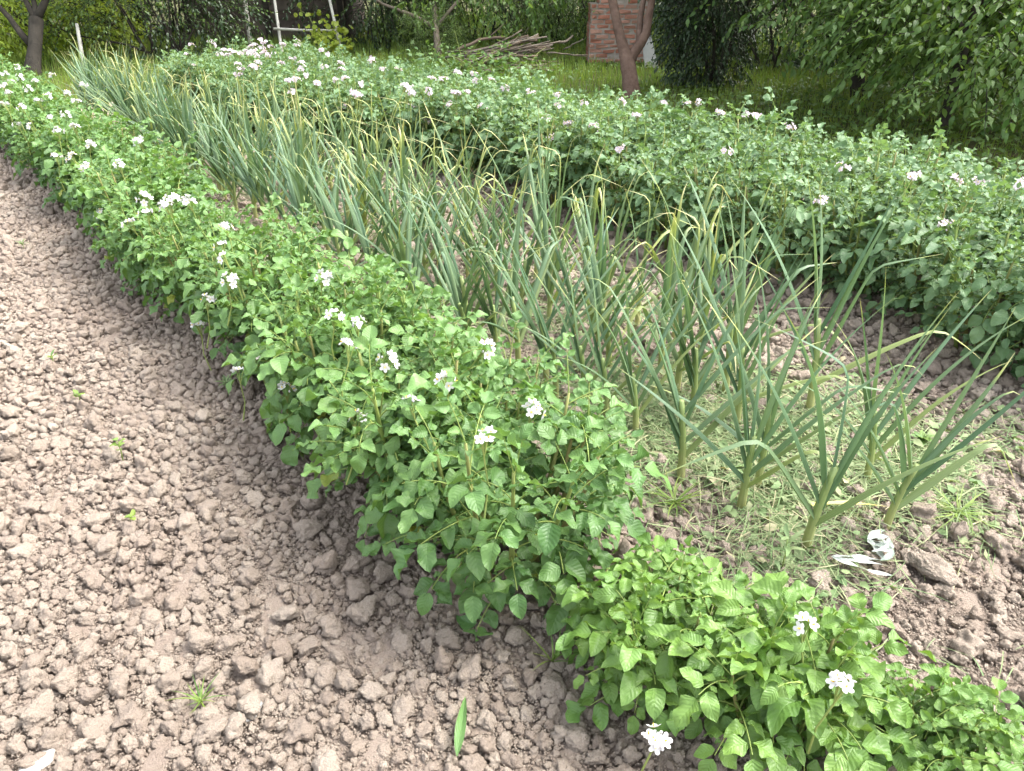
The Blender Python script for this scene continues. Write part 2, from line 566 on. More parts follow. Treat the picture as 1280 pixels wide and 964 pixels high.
def build_clods(name, pk, label, x0, x1):
    grit_area = (x1 - x0) * 3.1
    mb = MB()
    _, dep = keep_in(0, pk[:, 0], pk[:, 1])
    r = pk[:, 2]
    P = np.stack([pk[:, 0], pk[:, 1], hsoil(pk[:, 0], pk[:, 1]) + r * rng.uniform(0.25, 0.8, len(r))], -1)
    app = r / np.maximum(dep, 0.3) * FPX           # radius on the photograph
    s3 = app > 8
    s2 = (app > 3.5) & ~s3
    s1 = ~s3 & ~s2
    for s, mk in ((3, s3), (2, s2), (1, s1)):
        scatter_clods(mb, P[mk], r[mk], s)
    n = int(26000 * grit_area)                       # loose grit between the clods
    X, Y = rng.uniform(x0, x1, n), rng.uniform(0.1, 3.2, n)
    okv, dp_ = keep_in(120, X, Y)
    okv &= rng.random(n) < np.clip((1.7 / np.maximum(dp_, 0.1)) ** 3, 0, 1)
    X, Y = X[okv], Y[okv]
    rg = rng.uniform(0.0014, 0.0042, len(X))
    scatter_clods(mb, np.stack([X, Y, hsoil(X, Y) + 0.006 + rg * rng.uniform(0, 1.2, len(X))], -1), rg, 0)
    o = link(name, mb.mesh(name, M['clod']))
    return tag(o, label, 'soil', kind='stuff')


pk = pack(-1.4, 0.95, 0.0, 8.5, [(0.030, 0.040, 8, 0.9), (0.022, 0.034, 110, 0.88), (0.014, 0.022, 1100, 0.78), (0.0085, 0.014, 5200, 0.72), (0.004, 0.0085, 14000, 0.66)])
build_clods('soil_crumbs', pk, 'dry crumbly pinkish brown clods covering the open soil left of the potatoes', -1.0, 0.95)


def thin2(x, y, r):
    flat = np.exp(-((x - 1.68) / 0.28) ** 2)       # trodden, cracked strip where the garlic grows
    return np.clip(1.0 - 0.75 * flat, 0.1, 1)


pk = pack(0.95, 3.3, 0.0, 7.5, [(0.026, 0.042, 60, 0.90), (0.014, 0.026, 1000, 0.76), (0.008, 0.014, 4600, 0.72), (0.004, 0.008, 11000, 0.66)], thin2)
build_clods('soil_crumbs', pk, 'lumpy pale clods between the garlic and the right potato bed', 0.95, 3.0)


def single_clod(name, px, py, r, m, label, cat, flat=0.75, asp=1.0, sub=4, rz=None):
    p = at(px, py)
    shp, f = clod_shapes(sub, 1, rough=0.0 if m is M['stone'] else 0.09)
    mb = MB()
    v = shp[0] * np.array([r * asp, r, r * flat])
    a = np.zeros((len(v), 4)); a[:, 0] = rng.uniform(0.5, 1)
    mb.add(v, None, f, a)
    o = link(name, mb.mesh(name, m), None, (p[0], p[1], float(hsoil(p[0], p[1])) + r * flat * 0.75), rng.uniform(0, 6) if rz is None else rz)
    return tag(o, label, cat)


single_clod('pebble', 313, 886, 0.019, M['stone'], 'small flat white pebble lying among the clods at the bottom left', 'pebble', 0.4, 1.35, 3, 0.4)
single_clod('pebble', 48, 958, 0.026, M['stone'], 'white stone cut by the bottom edge of the photo', 'pebble', 0.45, 1.3, 3, 0.7)
single_clod('soil_clod', 690, 868, 0.034, M['clod'], 'rounded clod just left of the nearest yellow-green potato plants', 'clod')
single_clod('soil_clod', 673, 870, 0.021, M['clod'], 'smaller round clod touching the left of the rounded clod', 'clod')
single_clod('soil_clod', 1158, 722, 0.048, M['clod'], 'big tilted clod right of the wilted silvery leaves', 'clod', 0.8, 1.3)
single_clod('soil_clod', 1178, 745, 0.030, M['clod'], 'smooth oval clod below the big tilted clod', 'clod')
single_clod('soil_clod', 1022, 733, 0.034, M['clod'], 'clod at the left tip of the wilted silvery leaves', 'clod')
single_clod('soil_clod', 262, 915, 0.033, M['clod'], 'pale knobbly clod below the small grass tuft', 'clod')
single_clod('soil_clod', 52, 898, 0.036, M['clod'], 'largest pale clod in the lower left corner', 'clod')


# ------------------------------------------------------------------ potato plants
def compound_leaf(acc, tub, p, az, e0, L, droop, npairs, size, roll=0.0):
    n = 9
    t = np.linspace(0, 1, n)
    el = e0 - droop * t ** 1.2
    bend = rng.normal(0, 0.25)
    azs = az + bend * t
    d = np.stack([np.cos(el) * np.cos(azs), np.cos(el) * np.sin(azs), np.sin(el)], -1)
    pts = p + np.concatenate([[np.zeros(3)], np.cumsum((d[:-1] + d[1:]) / 2, 0)]) * (L / (n - 1))
    tub.append((pts, np.linspace(0.0028, 0.0012, n) * (L / 0.22) ** 0.5))
    side = np.stack([-np.sin(azs), np.cos(azs), np.zeros(n)], -1)
    up = np.cross(d, side)
    up = nrm(np.where(up[:, 2:3] < -0.2, -up, up))

    def put(tt, s, k, fw):
        i_ = min(int(tt * (n - 1)), n - 2)
        fr = tt * (n - 1) - i_
        P = pts[i_] * (1 - fr) + pts[i_ + 1] * fr
        if s == 0:
            D = d[-1] + np.array([0, 0, rng.normal(-0.15, 0.2)])
        else:
            D = side[i_] * s * rng.uniform(0.8, 1.1) + d[i_] * fw + np.array([0, 0, rng.normal(-0.12, 0.22)])
        Nn = up[i_] + rng.normal(0, 0.22, 3)
        Lk = size * k * rng.uniform(0.88, 1.14)
        st = nrm(D) * Lk * 0.13
        acc.append((P + st, D, Nn, Lk, Lk * rng.uniform(0.33, 0.41)))
    put(1.0, 0, 1.18, 1)
    for i_, tt in enumerate(np.linspace(0.86, 0.30, npairs)):
        k = [1.0, 0.86, 0.66, 0.5][min(i_, 3)]
        for s in (-1, 1):
            put(tt + rng.normal(0, 0.02), s, k, 0.55)
        if i_ < npairs - 1:
            for s in (-1, 1):
                if rng.random() < 0.85:
                    put(tt - 0.10, s, rng.uniform(0.2, 0.38), 0.3)


def potato_meshes(tag_, leafm, h, spread, nst, nlv, size, tpl, yel=0.03):
    """foliage mesh and the list of stem meshes of one kind of plant"""
    acc, tub, stems = [], [], []
    for s in range(nst):
        az = 2 * PI * s / nst + rng.normal(0, 0.35)
        lean = rng.uniform(0.10, 0.62) if s else 0.08
        hs = h * rng.uniform(0.82, 1.05)
        b = np.array([math.cos(az), math.sin(az), 0]) * rng.uniform(0.02, 0.09) * (spread / 0.3)
        n = 9
        t = np.linspace(0, 1, n)
        ln = lean * (1.05 - 0.75 * t)
        d = np.stack([np.sin(ln) * math.cos(az), np.sin(ln) * math.sin(az), np.cos(ln)], -1)
        pts = b + np.concatenate([[np.zeros(3)], np.cumsum((d[:-1] + d[1:]) / 2, 0)]) * (hs / (n - 1))
        pts[:, :2] *= 1 + 0.25 * (spread - 0.3)
        pts[0, 2] = -0.03
        sm = MB()
        tube(sm, pts, np.linspace(0.0085, 0.0035, n) * (h / 0.45) ** 0.5, 7, 0, random.random())
        stems.append(sm.mesh('stem', M['stem']))
        ph = rng.uniform(0, 6.28)
        for i_ in range(nlv):
            tt = 0.16 + 0.84 * i_ / (nlv - 1)
            k = tt * (n - 1)
            i0 = min(int(k), n - 2)
            P = pts[i0] * (1 - (k - i0)) + pts[i0 + 1] * (k - i0)
            la = ph + i_ * 2.4
            # leaves turn outwards from the plant's middle
            ox, oy = P[0], P[1]
            la = math.atan2(math.sin(la) + 6 * oy * (0.5 if tt > .8 else 1), math.cos(la) + 6 * ox * (0.5 if tt > .8 else 1))
            top = tt > 0.86
            L = (0.185 - 0.045 * tt if not top else 0.10) * rng.uniform(0.85, 1.15) * (spread / 0.3) ** 0.6
            e0 = 0.35 + 0.75 * tt + rng.normal(0, 0.2)
            droop = (1.05 if not top else 0.4) + rng.normal(0, 0.3)
            compound_leaf(acc, tub, P, la, e0, L, droop, 3 if not top else 2, size * (1.0 if not top else 0.66) * rng.choice([0.7, 0.85, 1.0, 1.1, 1.25]))
    fm = MB()
    P, D, Nn, L, W = (np.array(x) for x in zip(*acc))
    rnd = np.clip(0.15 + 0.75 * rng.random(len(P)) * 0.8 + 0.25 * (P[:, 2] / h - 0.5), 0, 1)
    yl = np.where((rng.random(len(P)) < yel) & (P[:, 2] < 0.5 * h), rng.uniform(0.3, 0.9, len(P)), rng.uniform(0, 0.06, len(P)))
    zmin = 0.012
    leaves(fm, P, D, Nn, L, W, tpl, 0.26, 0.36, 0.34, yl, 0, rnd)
    for v in fm.V:                                  # lowest leaves rest on the soil
        v[:, 2] = np.where(v[:, 2] < zmin, zmin + 0.15 * (v[:, 2] - zmin) * 0.1, v[:, 2])
    for pts, r in tub:
        pts = pts.copy()
        pts[:, 2] = np.maximum(pts[:, 2], 0.008)
        tube(fm, pts, r, 4, 1, 0.2, cap=False)
    return fm.mesh('foliage', [leafm, M['stem']]), stems


def flower_mesh(petal, nfl, rad, size):
    mb = MB()
    for k in range(nfl):
        d = nrm(np.array([rng.normal(0, 0.6), rng.normal(0, 0.6), rng.uniform(0.2, 1.0)]))
        c = d * rad * rng.uniform(0.55, 1.0) + np.array([0, 0, 0.005])
        tube(mb, [np.array([0, 0, -0.03]), c * 0.55, c - d * 0.003], [0.0012, 0.001, 0.001], 4, 1, 0.3, cap=False)
        if rng.random() < 0.16:                    # bud
            v, f = ICO[1]
            mb.add(c + v * np.array([1, 1, 1.5]) * size * 0.22, None, f, mat=0)
            continue
        ax = nrm(d + rng.normal(0, 0.25, 3))
        s1 = nrm(np.cross(ax, [0.3, 0.5, 0.81]))
        s2 = np.cross(ax, s1)
        n = 20
        th = np.linspace(0, 2 * PI, n, endpoint=False) + rng.uniform(0, 6)
        lob = np.abs(np.cos(2.5 * (th - th[0])))
        R_ = size * (0.62 + 0.42 * lob ** 0.8)
        op = rng.uniform(0.05, 0.5)
        z1 = R_ * op + 0.10 * size * (lob - 0.5)
        ring2 = c + R_[:, None] * (np.cos(th)[:, None] * s1 + np.sin(th)[:, None] * s2) * math.sqrt(1 - op * op * 0.8) + z1[:, None] * ax
        ring1 = c + size * 0.42 * (np.cos(th)[:, None] * s1 + np.sin(th)[:, None] * s2) + (size * (0.42 * op * 0.6 + 0.05 * lob))[:, None] * ax
        v = np.concatenate([ring2, ring1, [c]])
        jj = np.arange(n)
        q = np.stack([jj, (jj + 1) % n, n + (jj + 1) % n, n + jj], -1)
        t = np.stack([n + jj, n + (jj + 1) % n, np.full(n, 2 * n)], -1)
        a = np.zeros((len(v), 4))
        a[:, 0] = np.concatenate([np.full(n, 0.15), np.full(n, 0.5), [0.8]]) * rng.uniform(0.3, 1.2)
        mb.add(v, q, t, a, 0)
        tube(mb, [c, c + ax * size * 0.30, c + ax * size * 0.52], [size * 0.12, size * 0.13, size * 0.03], 6, 2, 0.5)
    tube(mb, [np.array([0, 0, -0.16]), np.array([0.01, 0.004, -0.09]), np.array([0, 0, -0.03])], [0.0026, 0.002, 0.0018], 5, 1, 0.3, cap=False)
    return mb.mesh('flower_cluster', [M[petal], M['stem'], M['anther']])


PV = {
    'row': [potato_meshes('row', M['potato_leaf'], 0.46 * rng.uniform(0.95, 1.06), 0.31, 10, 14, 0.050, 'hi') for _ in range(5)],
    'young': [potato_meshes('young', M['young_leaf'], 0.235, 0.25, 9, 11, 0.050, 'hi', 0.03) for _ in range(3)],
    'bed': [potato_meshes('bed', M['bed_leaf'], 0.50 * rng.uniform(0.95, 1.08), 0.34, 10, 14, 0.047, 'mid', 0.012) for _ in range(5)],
}
FV = {'w': [flower_mesh('petal_white', k, 0.030, 0.0135) for k in (6, 8, 9, 5)],
      'l': [flower_mesh('petal_lilac', k, 0.036, 0.0150) for k in (11, 9, 13, 8)]}

ORD = ['nearest', 'second', 'third', 'fourth', 'fifth', 'sixth', 'seventh', 'eighth', 'ninth', 'tenth', 'eleventh', 'twelfth']


def plant_potato(kind, k, x, y, rz, sc, group):
    fol, stems = PV[kind][k % len(PV[kind])]
    z = float(hsoil(x, y)) if x < 5 else 0
    r = thing('potato_plant', (x, y, z - 0.005), rz, None, 'potato plant', group)
    r.scale = (sc, sc, sc)
    link('foliage', fol, r)
    for s in stems:
        link('stem', s, r)
    return r


def add_flower(root, p, kind, sc=1.0):
    f = link('flower_cluster', FV[kind][rng.integers(0, 4)], root)
    s = root.scale[0]
    c, sn = math.cos(-root.rotation_euler[2]), math.sin(-root.rotation_euler[2])
    d = (np.array(p) - np.array(root.location)) / s
    f.location = (c * d[0] - sn * d[1], sn * d[0] + c * d[1], d[2])
    f.rotation_euler = (rng.normal(0, 0.2), rng.normal(0, 0.2), rng.uniform(0, 6))
    f.scale = (sc / s,) * 3
    return f


# left row, nearest first
left = []
GL = 'potato plants of the left row'
for k, (kind, x, y, sc) in enumerate([
        ('young', 1.24, 0.24, 0.62), ('young', 1.05, 0.47, 0.94), ('young', 0.97, 0.71, 0.88),
        ('row', 0.91, 1.17, 0.98), ('row', 1.01, 1.40, 0.88), ('row', 0.90, 1.56, 1.0), ('row', 1.02, 1.80, 0.90), ('row', 0.92, 2.00, 0.98), ('row', 1.0, 2.24, 0.92)]):
    left.append(plant_potato(kind, k, x, y, rng.uniform(0, 6.28), sc, GL))
y = 2.46
k = 0
while y < 10.2:
    left.append(plant_potato('row', k, 0.97 + rng.normal(0, 0.05), y, rng.uniform(0, 6.28), rng.uniform(0.80, 0.98), GL))
    y += rng.uniform(0.21, 0.28)
    k += 1

right = []
GR = 'potato plants of the right bed'
for rx in (3.20, 3.56, 3.88):
    y = 0.35 if rx < 3.4 else 0.5
    while y < 8.75:
        o = plant_potato('bed', k, rx + rng.normal(0, 0.05) + (rx - 3.2) * 0.55 * min(max((4.2 - y) / 3.0, 0), 1) - {3.20: 0.72, 3.56: 0.5, 3.88: 0.22}[rx] * min(max((y - 4.3) / 3.6, 0), 1), y, rng.uniform(0, 6.28), rng.uniform(0.86, 1.10) * (0.94 if rx > 3.7 else 1.0), GR)
        right.append((rx, o))
        y += rng.uniform(0.26, 0.40)
        k += 1

FL = [(1050, 865), (1005, 790), (820, 930), (605, 555), (665, 520), (558, 483), (603, 440), (483, 457), (437, 440), (447, 530), (513, 510), (358, 492),
      (445, 410), (417, 398), (404, 352), (300, 470), (322, 452), (250, 412), (260, 380), (287, 355), (283, 325), (284, 290), (215, 252), (237, 257),
      (210, 262), (182, 253), (165, 283), (175, 180), (127, 272), (72, 200), (7, 96), (20, 86), (25, 99), (7, 133), (24, 158), (29, 138), (35, 114),
      (67, 97), (59, 123), (82, 147), (97, 131), (74, 168), (94, 163), (113, 185), (92, 201), (107, 214), (151, 211), (185, 272), (279, 312),
      (12, 120), (45, 105), (50, 130), (65, 150), (15, 105), (40, 160), (5, 110), (105, 110), (85, 120)]
FR = [(1223, 233), (1190, 230), (1140, 225), (1275, 235), (1053, 214), (1183, 287), (1027, 257), (985, 163), (872, 132), (858, 132),
      (900, 145), (930, 148), (943, 148), (908, 195), (797, 148), (775, 130), (828, 132), (742, 162), (775, 190), (712, 158), (683, 152), (688, 175),
      (730, 133), (698, 122), (698, 137), (664, 119), (632, 115), (605, 135), (572, 94), (593, 96), (597, 104), (614, 104), (555, 102), (538, 102),
      (533, 155), (516, 137), (514, 120), (582, 120), (570, 120), (565, 134), (505, 111), (511, 113), (535, 118), (496, 90), (465, 80), (480, 90),
      (466, 76), (449, 108), (444, 120), (450, 124), (480, 145), (240, 59), (263, 55), (266, 58), (279, 66), (288, 66), (275, 71), (293, 68), (299, 70),
      (308, 67), (314, 61), (319, 59), (325, 52), (331, 55), (327, 63), (331, 68), (333, 71), (339, 61), (354, 58), (372, 54), (372, 59), (366, 77),
      (351, 82), (298, 84), (301, 90), (298, 96), (315, 86), (321, 88), (323, 81), (376, 82), (378, 88), (380, 97), (366, 119), (396, 107), (406, 87),
      (409, 71), (402, 65), (424, 82), (426, 90), (421, 104), (433, 102), (430, 136), (361, 104), (371, 103), (238, 83), (242, 85), (230, 83), (232, 70),
      (310, 70), (317, 66), (322, 72), (344, 70), (285, 72)]


def unproject_flower(px, py, zs, x0, x1):
    best = None
    for z in zs:
        p = at(px, py, z)
        e = max(x0 - p[0], 0, p[0] - x1)
        if best is None or e < best[0] - 1e-6:
            best = (e, p)
        if e == 0:
            break
    return best[1]


def nearest(p, objs):
    return min(objs, key=lambda o: (o.location[0] - p[0]) ** 2 + (o.location[1] - p[1]) ** 2)


nfl = {}
for px, py in FL:
    near = py > 680
    p = unproject_flower(px, py, np.arange(0.32, 0.15, -0.02) if near else np.arange(0.52, 0.22, -0.02), 0.70, 1.5 if near else 1.34)
    if p[1] > 10: continue
    r = nearest(p, left)
    add_flower(r, p, 'w', 1.0 if p[1] < 3 else 1.15)
    nfl[r.name] = nfl.get(r.name, 0) + 1
RO = [o for _, o in right]
for px, py in FR:
    p = unproject_flower(px, py, np.arange(0.58, 0.3, -0.02), 3.0 if py > 125 else 2.45, 4.3)
    if p[1] > 8.9:
        p = p * 1.0
        p[1] = 8.9
    r = nearest(p, RO)
    add_flower(r, p, 'l', 0.92 if p[1] < 4 else 1.02)
    nfl[r.name] = nfl.get(r.name, 0) + 1

NUM = ['no', 'one', 'two', 'three', 'four', 'five', 'six', 'seven']
left_lab = {
    0: 'lowest broad-leaved potato plant in the bottom right corner, beside bare clods',
    1: 'yellow-green potato plant with a drooping flower head at the bottom of the photo',
    2: 'small yellow-green potato plant between the corner plants and the first tall one',
    3: 'tall potato plant at the near end, overhanging the clods below the garlic',
}
for k, o in enumerate(left):
    n = nfl.get(o.name, 0)
    if k in left_lab:
        o['label'] = left_lab[k]
    elif k < 11:
        fl = 'flowerless' if n == 0 else 'with %s flower head%s' % (NUM[min(n, 7)], '' if n == 1 else 's')
        o['label'] = '%s tall potato plant from the left row\'s near end, %s' % (ORD[k - 3], fl)
    else:
        yy = o.location[1]
        zone = ' in the middle of the left row' if yy < 5.5 else ' at the far end of the left row'
        o['label'] = ('potato plant with %s white flower head%s' % (NUM[min(n, 7)], '' if n == 1 else 's') if n else 'potato plant without flowers') + zone
for rx in (3.20, 3.56, 3.88):
    row = [o for x_, o in right if x_ == rx]
    nm = {3.20: "the right bed's front row", 3.56: "the right bed's middle row", 3.88: "the right bed's back row"}[rx]
    for k, o in enumerate(row):
        n = nfl.get(o.name, 0)
        zone = ' in the near third of ' if o.location[1] < 3.0 else (' in the middle third of ' if o.location[1] < 6 else ' in the far third of ')
        o['label'] = ('potato plant with %s lilac flower head%s' % (NUM[n] if n < 8 else 'many', '' if n == 1 else 's') if n else 'flowerless potato plant') + zone + nm.replace("the right bed's", 'the right')


# ------------------------------------------------------------------ garlic
def garlic_leaf(P, az, e0, L, W, kink, tip, soft, yel0=0.0, twist=0.0):
    mb = MB()
    n = 15
    t = np.linspace(0, 1, n)
    el = e0 - soft * t ** 1.6
    if kink is not None:
        kt, ka = kink
        el = el - ka * np.clip((t - kt) / 0.10, 0, 1)
    azs = az + twist * t ** 2
    d = np.stack([np.cos(el) * np.cos(azs), np.cos(el) * np.sin(azs), np.sin(el)], -1)
    pts = np.asarray(P) + np.concatenate([[np.zeros(3)], np.cumsum((d[:-1] + d[1:]) / 2, 0)]) * (L / (n - 1))
    side = np.stack([-np.sin(azs), np.cos(azs), np.zeros(n)], -1)
    up = np.cross(side, d)
    w = W * np.minimum(1, 0.72 + 1.4 * t) * np.clip(1 - t ** 1.8, 0.02, 1) * 0.5
    keel = 0.95 * (1 - 0.65 * t)
    v = np.stack([pts + side * w[:, None] + up * (w * keel)[:, None], pts + side * w[:, None] * 0.45 + up * (w * keel * 0.4)[:, None], pts,
                  pts - side * w[:, None] * 0.45 + up * (w * keel * 0.4)[:, None], pts - side * w[:, None] + up * (w * keel)[:, None]], 1)
    m5 = 5
    i, j = np.meshgrid(np.arange(n - 1), np.arange(m5 - 1), indexing='ij')
    q = np.stack([i * m5 + j, i * m5 + j + 1, (i + 1) * m5 + j + 1, (i + 1) * m5 + j], -1)
    a = np.zeros((n, m5, 4))
    a[..., 0] = random.random()
    a[..., 1] = np.clip(yel0 + np.clip((t - (1 - tip)) / max(tip, 0.01), 0, 1) ** 0.8, 0, 1)[:, None]
    a[..., 2] = np.linspace(0, 1, m5)[None]
    a[..., 3] = t[:, None]
    mb.add(v.reshape(-1, 3), q, None, a.reshape(-1, 4))
    return mb


def garlic_meshes(h, nl, yellowish, plane):
    """stalk mesh plus one mesh per leaf"""
    stalk = MB()
    n = 7
    lx, ly = rng.normal(0, 0.02, 2)
    t = np.linspace(0, 1, n)
    pts = np.stack([lx * t ** 2, ly * t ** 2, -0.03 + (h + 0.03) * t], -1)
    v0 = stalk.n
    tube(stalk, pts, np.linspace(0.0125, 0.0075, n), 9, 0, 0.4)
    stalk.A[-1][:, 1] = np.clip(0.75 - 1.3 * stalk.A[-1][:, 3], 0, 1) * (1.0 if yellowish else 0.75)
    out = []
    for k in range(nl):
        f = k / (nl - 1)
        z = h * (0.40 + 0.60 * f)
        tt = z / h
        P = np.array([lx * tt ** 2, ly * tt ** 2, z - 0.012])
        az = plane + (k % 2) * PI + rng.normal(0, 0.22)
        e0 = math.radians(52 + 33 * f + rng.normal(0, 7))
        L = (0.28 + 0.22 * math.sin(PI * min(0.25 + 0.55 * f, 1))) * rng.uniform(0.85, 1.15)
        W = rng.uniform(0.022, 0.031) * (1 - 0.25 * f)
        kink = (rng.uniform(0.5, 0.85), rng.uniform(0.5, 1.9)) if rng.random() < (0.5 if yellowish else 0.28) else None
        old = k == 0
        y0 = rng.uniform(0.0, 0.12) + (rng.uniform(0.1, 0.35) if old else 0) + (rng.uniform(0, 0.15) if yellowish else 0)
        tip = rng.uniform(0.07, 0.24) * (2.3 if yellowish else 1.0)
        out.append(garlic_leaf(P, az, e0, L, W, kink, tip, rng.uniform(0.05, 0.55), y0, rng.normal(0, 0.3)))
    return stalk.mesh('stalk', M['garlic_stalk']), [m.mesh('leaf', M['garlic']) for m in out]


GV = [garlic_meshes(rng.uniform(0.23, 0.30), int(rng.integers(7, 10)), k >= 7, 0.0) for k in range(12)]


def plant_garlic(k, x, y, rz, sc):
    st, lv = GV[k]
    r = thing('garlic_plant', (x, y, float(hsoil(x, y))), rz, None, 'garlic plant', 'garlic plants between the potato rows')
    r.scale = (sc, sc, sc)
    link('stalk', st, r)
    for m in lv:
        link('leaf', m, r)
    return r


# the nearest ones stand where the photograph shows them; rz turns the two-ranked leaves
near = [(1005, 690, 0, -0.75, 1.14, 'nearest garlic plant, wide open leaves, behind the lowest potato plants'),
        (1105, 665, 1, -0.5, 0.98, 'garlic plant right of the nearest one, beside the wilted silvery leaves'),
        (925, 640, 2, -0.9, 1.08, 'garlic plant with a yellowing stalk left of the nearest one'),
        (1082, 605, 3, -0.6, 1.0, 'bright stemmed garlic plant behind the cut weeds, between the two nearest'),
        (850, 605, 4, -0.7, 1.1, 'garlic plant at the right edge of the tall potato leaves, on cracked soil'),
        (1010, 520, 5, -0.8, 1.22, 'upright garlic plant behind the nearest one, at the back of the mulch'),
        (905, 500, 6, -0.4, 1.12, 'slim garlic plant behind the plant with the yellowing stalk'),
        (945, 615, 6, -1.1, 0.95, 'shorter garlic stalk just behind the plant with the yellowing stalk')]
for px, py, k, rz, sc, lab in near:
    p = at(px, py)
    plant_garlic(k, p[0], p[1], rz, sc)['label'] = lab
gl = []
for rx, y0, stp, nm in ((1.62, 1.42, 0.12, 'front'), (1.96, 1.25, 0.145, 'middle'), (2.30, 1.5, 0.17, 'back')):
    y = y0
    while y < {'front': 8.7, 'middle': 8.4, 'back': 6.0}[nm]:
        yel = rng.random() < {'front': 0.12, 'middle': 0.45, 'back': 0.75}[nm]
        kk = int(rng.integers(7, 12)) if yel else int(rng.integers(0, 7))
        o = plant_garlic(kk, rx + rng.normal(0, 0.045) - (rx - 1.62) * 0.45 * min(max((y - 3.5) / 3.5, 0), 1), y, -0.7 + rng.normal(0, 0.8), rng.uniform(0.88, 1.12))
        gl.append((nm, yel, o))
        y += stp * rng.uniform(0.75, 1.25)
for nm in ('front', 'middle', 'back'):
    row = [(e, o) for n_, e, o in gl if n_ == nm]
    for k, (yel, o) in enumerate(row):
        z = 'in the near stretch of the ' if o.location[1] < 3.2 else ('in the mid stretch of the ' if o.location[1] < 5.8 else 'at the far end of the ')
        o['label'] = ('yellow-tipped garlic plant ' if yel else 'blue-green garlic plant ') + z + nm + ' garlic row'

# ------------------------------------------------------------------ cut weeds, seedlings, litter
mb = MB()
n = 60000
X = np.where(rng.random(n) < 0.6, rng.normal(1.88, 0.36, n), rng.uniform(1.3, 2.75, n))
Y = np.where(rng.random(n) < 0.62, rng.normal(0.95, 0.62, n), rng.uniform(0.2, 8.5, n))
pt = np.sin(5.1 * X + 2.2 * np.sin(3.3 * Y)) + np.sin(4.4 * Y + 1.3 * X + 0.5)
bare = np.exp(-(((X - 1.55) / 0.14) ** 2 + ((Y - 1.07) / 0.22) ** 2)) + np.exp(-(((X - 1.25) / 0.2) ** 2 + ((Y - 0.95) / 0.25) ** 2)) + np.exp(-(((X - 2.75) / 0.4) ** 2 + ((Y - 1.0) / 0.5) ** 2)) + 0.9 * (Y < 0.52 + 0.12 * np.sin(6 * X))
ok = (pt + rng.normal(0, 0.7, n) > -0.5) & (X > 1.28) & (X < 2.9) & (Y > 0.2) & (rng.random(n) > bare)
X, Y = X[ok], Y[ok]
n = len(X)
az = rng.uniform(0, 6.28, n)
D = np.stack([np.cos(az), np.sin(az), rng.normal(0.0, 0.14, n)], -1)
Nn = np.stack([rng.normal(0, 0.4, n), rng.normal(0, 0.4, n), np.ones(n)], -1)
P = np.stack([X, Y, hsoil(X, Y) + 0.010 + np.abs(rng.normal(0, 0.014, n))], -1)
kind = rng.random(n)
yl = np.where(rng.random(n) < 0.16, rng.uniform(0.4, 1, n), rng.uniform(0, 0.3, n))
s = kind < 0.86
leaves(mb, P[s], D[s], Nn[s], rng.uniform(0.05, 0.20, s.sum()), rng.uniform(0.0007, 0.0022, s.sum()), 'blade', 0.10, 0.2, 0.3, yl[s])
s = ~s
leaves(mb, P[s], D[s], Nn[s], rng.uniform(0.02, 0.05, s.sum()), rng.uniform(0.006, 0.014, s.sum()), 'lo', 0.3, 0.2, 0.4, yl[s])
tag(link('cut_weeds', mb.mesh('cut_weeds', M['mulch'])), 'wilting cut grass and weeds strewn round the garlic stalks', 'mulch', kind='stuff')


def bent_leaf_thing(name, p, az, L, W, m, label, cat, curl=0.2, tpl='hi', el=0.0, n=1, spread=0.0, z=0.012):
    mb = MB()
    azs = az + np.linspace(-spread, spread, n) if n > 1 else np.array([az])
    D = np.stack([np.cos(azs), np.sin(azs), np.full(n, el)], -1)
    leaves(mb, np.zeros((n, 3)), D, np.tile([0, 0, 1.0], (n, 1)) + rng.normal(0, 0.2, (n, 3)), L * rng.uniform(0.8, 1.1, n), W, tpl, curl, 0.3, 0.35, 0.0)
    o = link(name, mb.mesh(name, m), None, (p[0], p[1], float(hsoil(p[0], p[1])) + z))
    return tag(o, label, cat)


bent_leaf_thing('wilted_leaf', at(1080, 690), -1.0, 0.075, 0.010, M['wilted'], 'upper crumpled silvery leaf cluster right of the nearest garlic stalk', 'wilted leaf', 0.1, n=5, spread=0.9, z=0.035)
bent_leaf_thing('wilted_leaf', at(1110, 705), 1.9, 0.055, 0.009, M['wilted'], 'middle crumpled silvery leaf cluster of the wilted heap', 'wilted leaf', 0.1, n=5, spread=1.2, z=0.045)
bent_leaf_thing('wilted_leaf', at(1035, 712), -0.85, 0.16, 0.009, M['wilted'], 'longest silvery wilted leaf, lying lowest across the heap', 'wilted leaf', 0.05, n=3, spread=0.22, z=0.04)
bent_leaf_thing('fallen_leaf', at(1010, 650), -0.75, 0.19, 0.010, M['straw_leaf'], 'straw-yellow garlic leaf lying beside the nearest stalk', 'leaf', 0.03, 'blade', 0.03, z=0.05)
bent_leaf_thing('fallen_leaf', at(572, 960), 0.85, 0.15, 0.011, M['potato_leaf'], 'single toothed green leaf lying on the clods at the bottom edge', 'leaf', 0.05, 'hi', 0.1, z=0.035)


